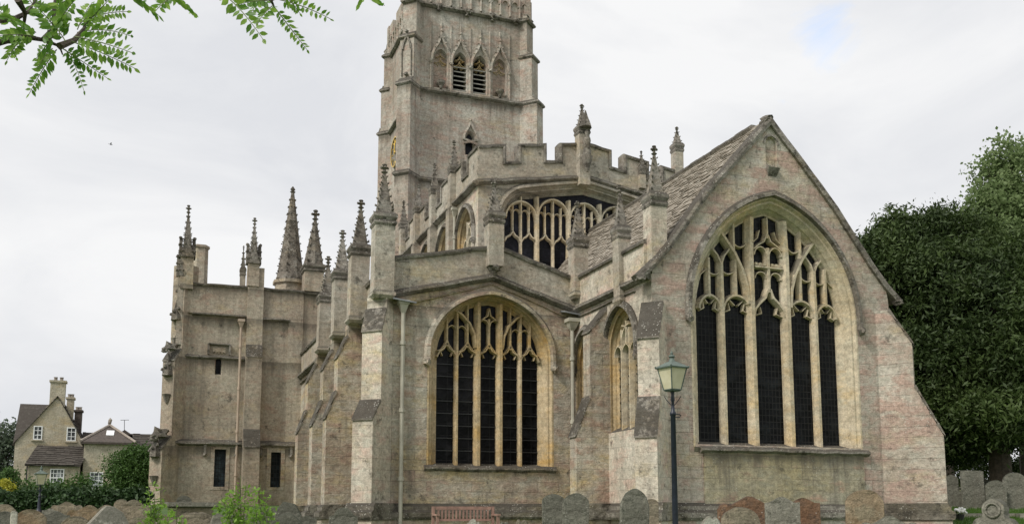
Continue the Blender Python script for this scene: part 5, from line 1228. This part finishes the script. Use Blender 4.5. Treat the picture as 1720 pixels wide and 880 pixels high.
def blob(px, py, rpx, dist, ry=None, rz=None):        # a mass of foliage seen at a place, given in metres
    x, y = atd(px, dist); z = topz(py, px, dist); r_ = rpx*dist/1645; return (x, y, z, r_, ry or r_, (rz*dist/1645 if rz else r_))
tree('yew_tree', 'big dark yew right behind the chancel gable', 'tree', atd(1540, 42), [blob(1520, 470, 85, 42), blob(1512, 440, 56, 42), blob(1474, 462, 40, 41), blob(1560, 420, 70, 43), blob(1590, 560, 90, 42), blob(1540, 640, 90, 41), blob(1600, 700, 70, 41, rz=50), blob(1570, 745, 50, 42, rz=26), blob(1630, 738, 40, 41, rz=22), blob(1480, 560, 80, 43)], 'yew_leaf', 1300, 60, .32, .115, .5, droop=.4, aspect=.32, shell=.86, sub=9)
tree('yew_tree', 'dark yew reaching to the right edge below the pale leafy tree', 'tree', atd(1685, 40), [blob(1640, 480, 80, 41), blob(1690, 560, 85, 40), blob(1640, 620, 85, 40), blob(1725, 470, 80, 42), blob(1700, 690, 75, 39, rz=42), blob(1665, 735, 30, 41, rz=22), blob(1760, 610, 95, 41), blob(1625, 410, 60, 43)], 'yew_leaf', 1300, 60, .32, .115, .42, droop=.4, aspect=.32, shell=.86, sub=9)
tree('yew_tree', 'rounded dark green tree behind the other two yews', 'tree', atd(1590, 52), [blob(1602, 418, 58, 50), blob(1560, 416, 46, 50), blob(1640, 420, 65, 50), blob(1590, 520, 110, 52), blob(1660, 560, 110, 52)], 'yew_leaf', 460, 120, .5, .085, .5, droop=.3, aspect=.4, shell=.86, sub=7)
tree('maple_tree', 'taller light green broadleaf tree at the upper right edge', 'tree', atd(1735, 46), [blob(1728, 262, 34, 46), blob(1763, 300, 60, 46), blob(1703, 300, 30, 46), blob(1728, 340, 48, 45), blob(1692, 345, 26, 45), blob(1748, 400, 60, 45), blob(1708, 395, 34, 44), blob(1788, 360, 70, 47), blob(1740, 500, 44, 44), blob(1773, 440, 60, 45)], 'tree_leaf', 620, 46, .30, .085, .4, aspect=.7, shell=.5, core=False)
# hedge and shrubs at left
def hedge(px0, px1, dist0, dist1, py_top, py_bot, label, mat='hedge_leaf', n=9000, name='hedge'):
    t = empty(name, (0, 0, 0)); tag(t, label, 'hedge'); pts = []
    k = 0
    for i in range(n):
        f = RN.rand(); px = px0+(px1-px0)*f; d_ = dist0+(dist1-dist0)*f
        x, y = atd(px, d_); zt = topz(py_top(px), px, d_); zb = ground(x, y); a = RN.rand()*pi; th = .75
        zz = zb+(zt-zb)*min(1, RN.rand()**.6); off = th*(1-.5*((zz-zb)/(zt-zb))**5)
        if RN.rand() < .35: zz = zt-RN.rand()*.12; off *= RN.rand()
        pts.append((x+RN.normal()*.1, y-off+RN.normal()*.1, zz+RN.normal()*.08))
    leaf_cloud('foliage', np.array(pts), .075, mat, t)
    mb = MB(); 
    for f in np.linspace(0, 1, 30):
        px = px0+(px1-px0)*f; d_ = dist0+(dist1-dist0)*f; x, y = atd(px, d_); zt = topz(py_top(px), px, d_); mb.tube([(x, y, ground(x, y)-.1), (x+.05, y, ground(x, y)+(zt-ground(x, y))*.6), (x-.1, y-.1, zt-.2)], [.05, .035, .01], 5)
    mb.build('stem', 'bark', t)
hedge(-60, 244, 35, 34, lambda p: 831+3*sin(p*.05)+2*sin(p*.13), 0, 'dark clipped hedge in front of the cottage', n=26000)
def bush(name, label, px, dist, blobs, mat, n, per, cr_, size, cat='bush', group=None):
    return tree(name, label, cat, atd(px, dist), blobs, mat, n, per, cr_, size, .07, group)
bush('large_shrub', 'rounded green shrub between the cottage and the porch', 222, 52, [blob(222, 788, 36, 48), blob(202, 786, 24, 48), blob(245, 774, 24, 48), blob(228, 815, 42, 48), blob(245, 800, 32, 48)], 'shrub_leaf', 420, 50, .2, .06)
bush('garden_shrub', 'light green shrubs growing along the cottage wall', 100, 70, [blob(45, 822, 14, 70), blob(75, 824, 14, 70), blob(133, 816, 14, 70), blob(110, 828, 16, 70), blob(165, 830, 12, 70), blob(195, 826, 16, 70)], 'shrub_leaf', 170, 30, .3, .09)
bush('small_shrub', 'low rounded shrub bulging out of the hedge centre', 140, 44, [blob(140, 842, 24, 33, rz=16), blob(115, 846, 16, 33, rz=10)], 'hedge_leaf', 70, 40, .2, .07)
bush('golden_shrub', 'yellow-leaved shrub at the far left by the cottage', 12, 62, [blob(6, 820, 8, 62), blob(10, 812, 4, 62)], 'gold_leaf', 30, 26, .15, .07)
bush('conifer_shrub', 'pointed dark green conifer just above the golden shrub', 13, 66, [blob(13, 800, 9, 66), blob(13, 790, 6, 66), blob(14, 815, 12, 66)], 'shrub_leaf', 50, 34, .22, .08)
tree('poplar_tree', 'pale grey-green tree at the left edge behind the cottage', 'tree', atd(0, 95), [blob(8, 728, 20, 95), blob(-8, 740, 26, 95), blob(12, 755, 20, 95), blob(4, 785, 26, 95), blob(-25, 770, 30, 95)], 'far_leaf', 160, 26, .6, .16, .3, shell=.4, core=False)
# saplings in front of the porch
def sapling(px, dist, tops, label):
    x, y = atd(px, dist); g = ground(x, y); t = empty('sapling', (x, y, g)); tag(t, label, 'sapling', 'bright green saplings in front of the porch'); rnd = random.Random(px)
    mb = MB(); P_ = []
    for (tx, ty) in tops:
        X2, Y2 = atd(tx, dist); zt = topz(ty, tx, dist)-g; e = Vector((X2-x, Y2-y, zt)); m_ = Vector((e.x*.35, e.y*.35+.05, zt*.55)); mb.tube([(0, 0, -.1), m_, e], [.014, .01, .004], 5)
        for k in range(24):
            f = .3+.65*rnd.random(); q = Vector((0, 0, 0)).lerp(m_, f*2) if f < .5 else m_.lerp(e, f*2-1)
            a = rnd.random()*6.28; d_ = Vector((cos(a), sin(a), .1))*rnd.uniform(.12, .24); mb.tube([q, q+d_], [.004, .002], 4)
            for j in range(7): P_.append(q+d_*(.3+.12*j)+Vector((rnd.gauss(0, .035), rnd.gauss(0, .035), rnd.gauss(0, .03)-.02*j)))
    mb.build('stem', 'green_stem', t); leaf_cloud('foliage', np.array([tuple(p) for p in P_]), .038, 'young_leaf', t, .45)
sapling(408, 16.0, [(402, 798), (412, 808), (382, 820), (370, 830), (392, 838)], 'taller sapling with bright green leaves right of the porch downpipe')
sapling(440, 15.0, [(436, 812), (446, 836), (428, 842)], 'leafy bright sapling leaning right, nearest the dark headstones')
sapling(262, 16.0, [(246, 804), (258, 828), (268, 840)], 'slender sapling at the porch corner buttress')
sapling(300, 14.5, [(296, 845), (306, 862)], 'small sapling in front of the chest tomb')
# robinia boughs hanging in from the upper left, close to the lens
def pinnate(mb, st, p0, p1, bend, llen, lw, n, rnd):
    P0, P1 = Vector(p0), Vector(p1); d = P1-P0; up = Vector((0, 0, 1)); ctr = P0.lerp(P1, .5)+up*bend*d.length
    q = lambda t: P0*(1-t)**2+ctr*2*t*(1-t)+P1*t*t
    st.tube([q(i/6) for i in range(7)], [.0016-.0009*i/6 for i in range(7)], 4)
    side0 = d.normalized().cross(Vector((sin(YAW), cos(YAW), rnd.uniform(-.3, .3)))).normalized()
    for i in range(n):
        t = .06+.94*(i+.5)/n; c_ = q(t); tn = (q(min(1, t+.02))-q(t-.02)).normalized(); sc = (1-.45*t)*min(1, .55+t*2)
        for sg in ((-1, 1) if i < n-1 else (0,)):
            dr = (side0*sg*.9+tn*(.55 if sg else 1)+Vector((rnd.gauss(0, .12), rnd.gauss(0, .25), rnd.gauss(0, .12)-.1))).normalized(); l = llen*sc*rnd.uniform(.85, 1.15)
            wv_ = dr.cross(Vector((sin(YAW)+rnd.gauss(0, .35), cos(YAW), rnd.gauss(0, .4)))).normalized(); nn_ = dr.cross(wv_)
            a0 = c_+dr*l*.06; pts = [a0, a0+dr*l*.3+wv_*lw*.46*sc, a0+dr*l*.62+wv_*lw*.44*sc, a0+dr*l, a0+dr*l*.62-wv_*lw*.44*sc, a0+dr*l*.3-wv_*lw*.46*sc, a0+dr*l*.45-nn_*l*.06]
            mb.add(pts, [(0, 1, 6), (1, 2, 6), (2, 3, 6), (3, 4, 6), (4, 5, 6), (5, 0, 6)])
def at3(px, py, dist): d = fardir(px, py); k = dist/hypot(d.x, d.y); return Vector((d.x*k, d.y*k, EYE+d.z*k))
def bough(label, twigs, leaves, dist, seed):
    t = empty('tree_branch', tuple(at3(*twigs[0][0], dist))); tag(t, label, 'branch', 'leafy boughs hanging in at the top left'); o0 = Vector(t.location); rnd = random.Random(seed)
    tw = MB()
    for pth in twigs:
        r_ = [.009*(1-.8*i/(len(pth)-1)) for i in range(len(pth))] if len(pth) > 2 else [.005, .002]; tw.tube([at3(p[0], p[1], dist+.03*i)-o0 for i, p in enumerate(pth)], r_, 6)
    tw.build('twig', 'bark', t); lm = MB(); st = MB()
    for (x0, y0, x1, y1, n, ll) in leaves:
        d0 = dist+rnd.uniform(-.15, .2); n = int(n*1.25+.5); ll *= 1.18; pinnate(lm, st, at3(x0, y0, d0)-o0, at3(x1, y1, d0+rnd.uniform(-.18, .18))-o0, rnd.uniform(-.02, .14), ll*dist/1645, ll*.46*dist/1645, n, rnd)
    st.build('leaf_stalk', 'green_stem', t); lm.build('foliage', 'locust_leaf', t, True)
bough('nearest leafy bough with many feathery leaves at the top left corner', [[(-60, 95), (0, 72), (40, 62), (75, 68), (100, 78), (105, 92)], [(0, 34), (25, 32), (48, 20), (60, 0)], [(100, 78), (125, 68), (140, 50), (150, 30)], [(30, 0), (42, 22), (40, 50)], [(75, 68), (92, 48), (90, 20), (95, -20)]],
      [(95, 84, 48, 160, 10, 17), (88, 82, 62, 118, 7, 16), (110, 84, 142, 156, 9, 14), (105, 82, 182, 133, 9, 16), (120, 70, 228, 116, 11, 18), (125, 62, 224, 90, 10, 17), (130, 55, 222, 62, 10, 17), (140, 45, 190, -8, 8, 18), (150, 30, 215, 20, 8, 16), (90, 60, 60, 100, 6, 14), (60, 62, -10, 62, 8, 20), (60, 55, 5, 30, 8, 20), (95, 50, 60, 10, 7, 20), (95, 45, 125, 2, 8, 20), (100, 60, 100, 5, 8, 20), (70, 30, 40, -10, 7, 18), (40, 60, 10, 105, 6, 18), (20, 40, -15, 10, 7, 18), (110, 70, 70, 30, 8, 20), (130, 50, 155, 5, 7, 18), (75, 66, 110, 30, 7, 19), (20, 70, 28, 100, 5, 14), (0, 75, 20, 55, 5, 17), (135, 40, 170, 15, 6, 16), (85, 20, 130, -12, 7, 18), (60, 5, 100, 20, 6, 18)], 2.4, 5)
bough('small sprays of leaves dipping in left of centre at the top edge', [[(170, -60), (230, -25), (290, -12), (300, 2)]], [(205, -22, 268, 28, 8, 22), (290, -6, 260, 20, 5, 17), (285, -10, 328, 28, 7, 18), (300, 0, 268, 8, 5, 15)], 2.2, 6)
bough('leaf sprays hanging at the top edge right of the small ones', [[(400, -70), (430, -30), (455, 0), (462, 16)], [(455, 0), (480, -10)]], [(372, -12, 444, 70, 9, 22), (458, 10, 430, 42, 6, 16), (462, 14, 517, 86, 10, 14), (470, 0, 558, 34, 9, 16), (455, 2, 400, 8, 7, 20), (480, -5, 505, 25, 5, 12), (440, -8, 420, 25, 5, 16)], 2.2, 7)
bough('single small leaf tip at the top edge before the tower', [[(560, -60), (600, -25), (612, -8)]], [(612, -10, 598, 18, 2, 16), (610, -6, 646, 10, 2, 22)], 2.2, 8)
# grass blades where the turf is in view
n = 26000; px_ = RN.uniform(1560, 1760, n); d_ = RN.uniform(24, 58, n); pts = []
mb = MB()
for a, b_ in zip(px_, d_):
    x, y = atd(a, b_); z = ground(x, y); h_ = .05+.07*RN.rand(); t_ = RN.rand()*6.28; q = .012; mb.v += [(x-q*cos(t_), y-q*sin(t_), z), (x+q*cos(t_), y+q*sin(t_), z), (x+.03*cos(t_*2), y+.03*sin(t_*2), z+h_)]; k = len(mb.v); mb.f.append((k-3, k-2, k-1))
me = bpy.data.meshes.new('grass'); me.from_pydata(mb.v, [], mb.f); me.materials.append(MATS['grass_blade']); o = bpy.data.objects.new('grass', me); C.objects.link(o); tag(o, 'short mown grass of the churchyard under the trees', 'grass', kind='stuff')
hedge(1540, 1800, 56, 56, lambda p: 774+6*sin(p*.09)+4*sin(p*.23), 0, 'dark undergrowth hedge behind the headstones under the yews', n=15000, mat='yew_leaf')
# far field wall / light beyond the trees
x0, y0 = atd(1500, 85); x1, y1 = atd(1850, 85); mb = MB(); mb.tube([(x0, y0, ground(x0, y0)+.6), (x1, y1, ground(x1, y1)+.6)], .9, 6); o = mb.build('boundary_wall', 'stone_cottage'); tag(o, 'pale boundary wall glimpsed between the trunks at far right', 'wall')
# bird
bx_ = at3(186, 243, 60); mb = MB(); mb.lump((0, 0, 0), (.13, .045, .04), 1, 2, .05); mb.lump((.14, 0, .02), .035, 2, 1, .05)
mb.add([(.05, 0, .03), (-.06, 0, .03), (-.1, .28, .1), (.0, .26, .1), (-.1, -.28, .1), (.0, -.26, .1), (-.12, .03, 0), (-.12, -.03, 0), (-.24, .04, 0), (-.24, -.04, 0), (.18, 0, .02), (.21, 0, .01)], [(0, 1, 2, 3), (0, 1, 4, 5), (6, 7, 9, 8)])
o = mb.build('bird', 'feather'); o.location = bx_; o.scale = (.6, .6, .6); o.rotation_euler = (0, .1, radians(20)); tag(o, 'tiny dark bird flying in the sky at left', 'bird')
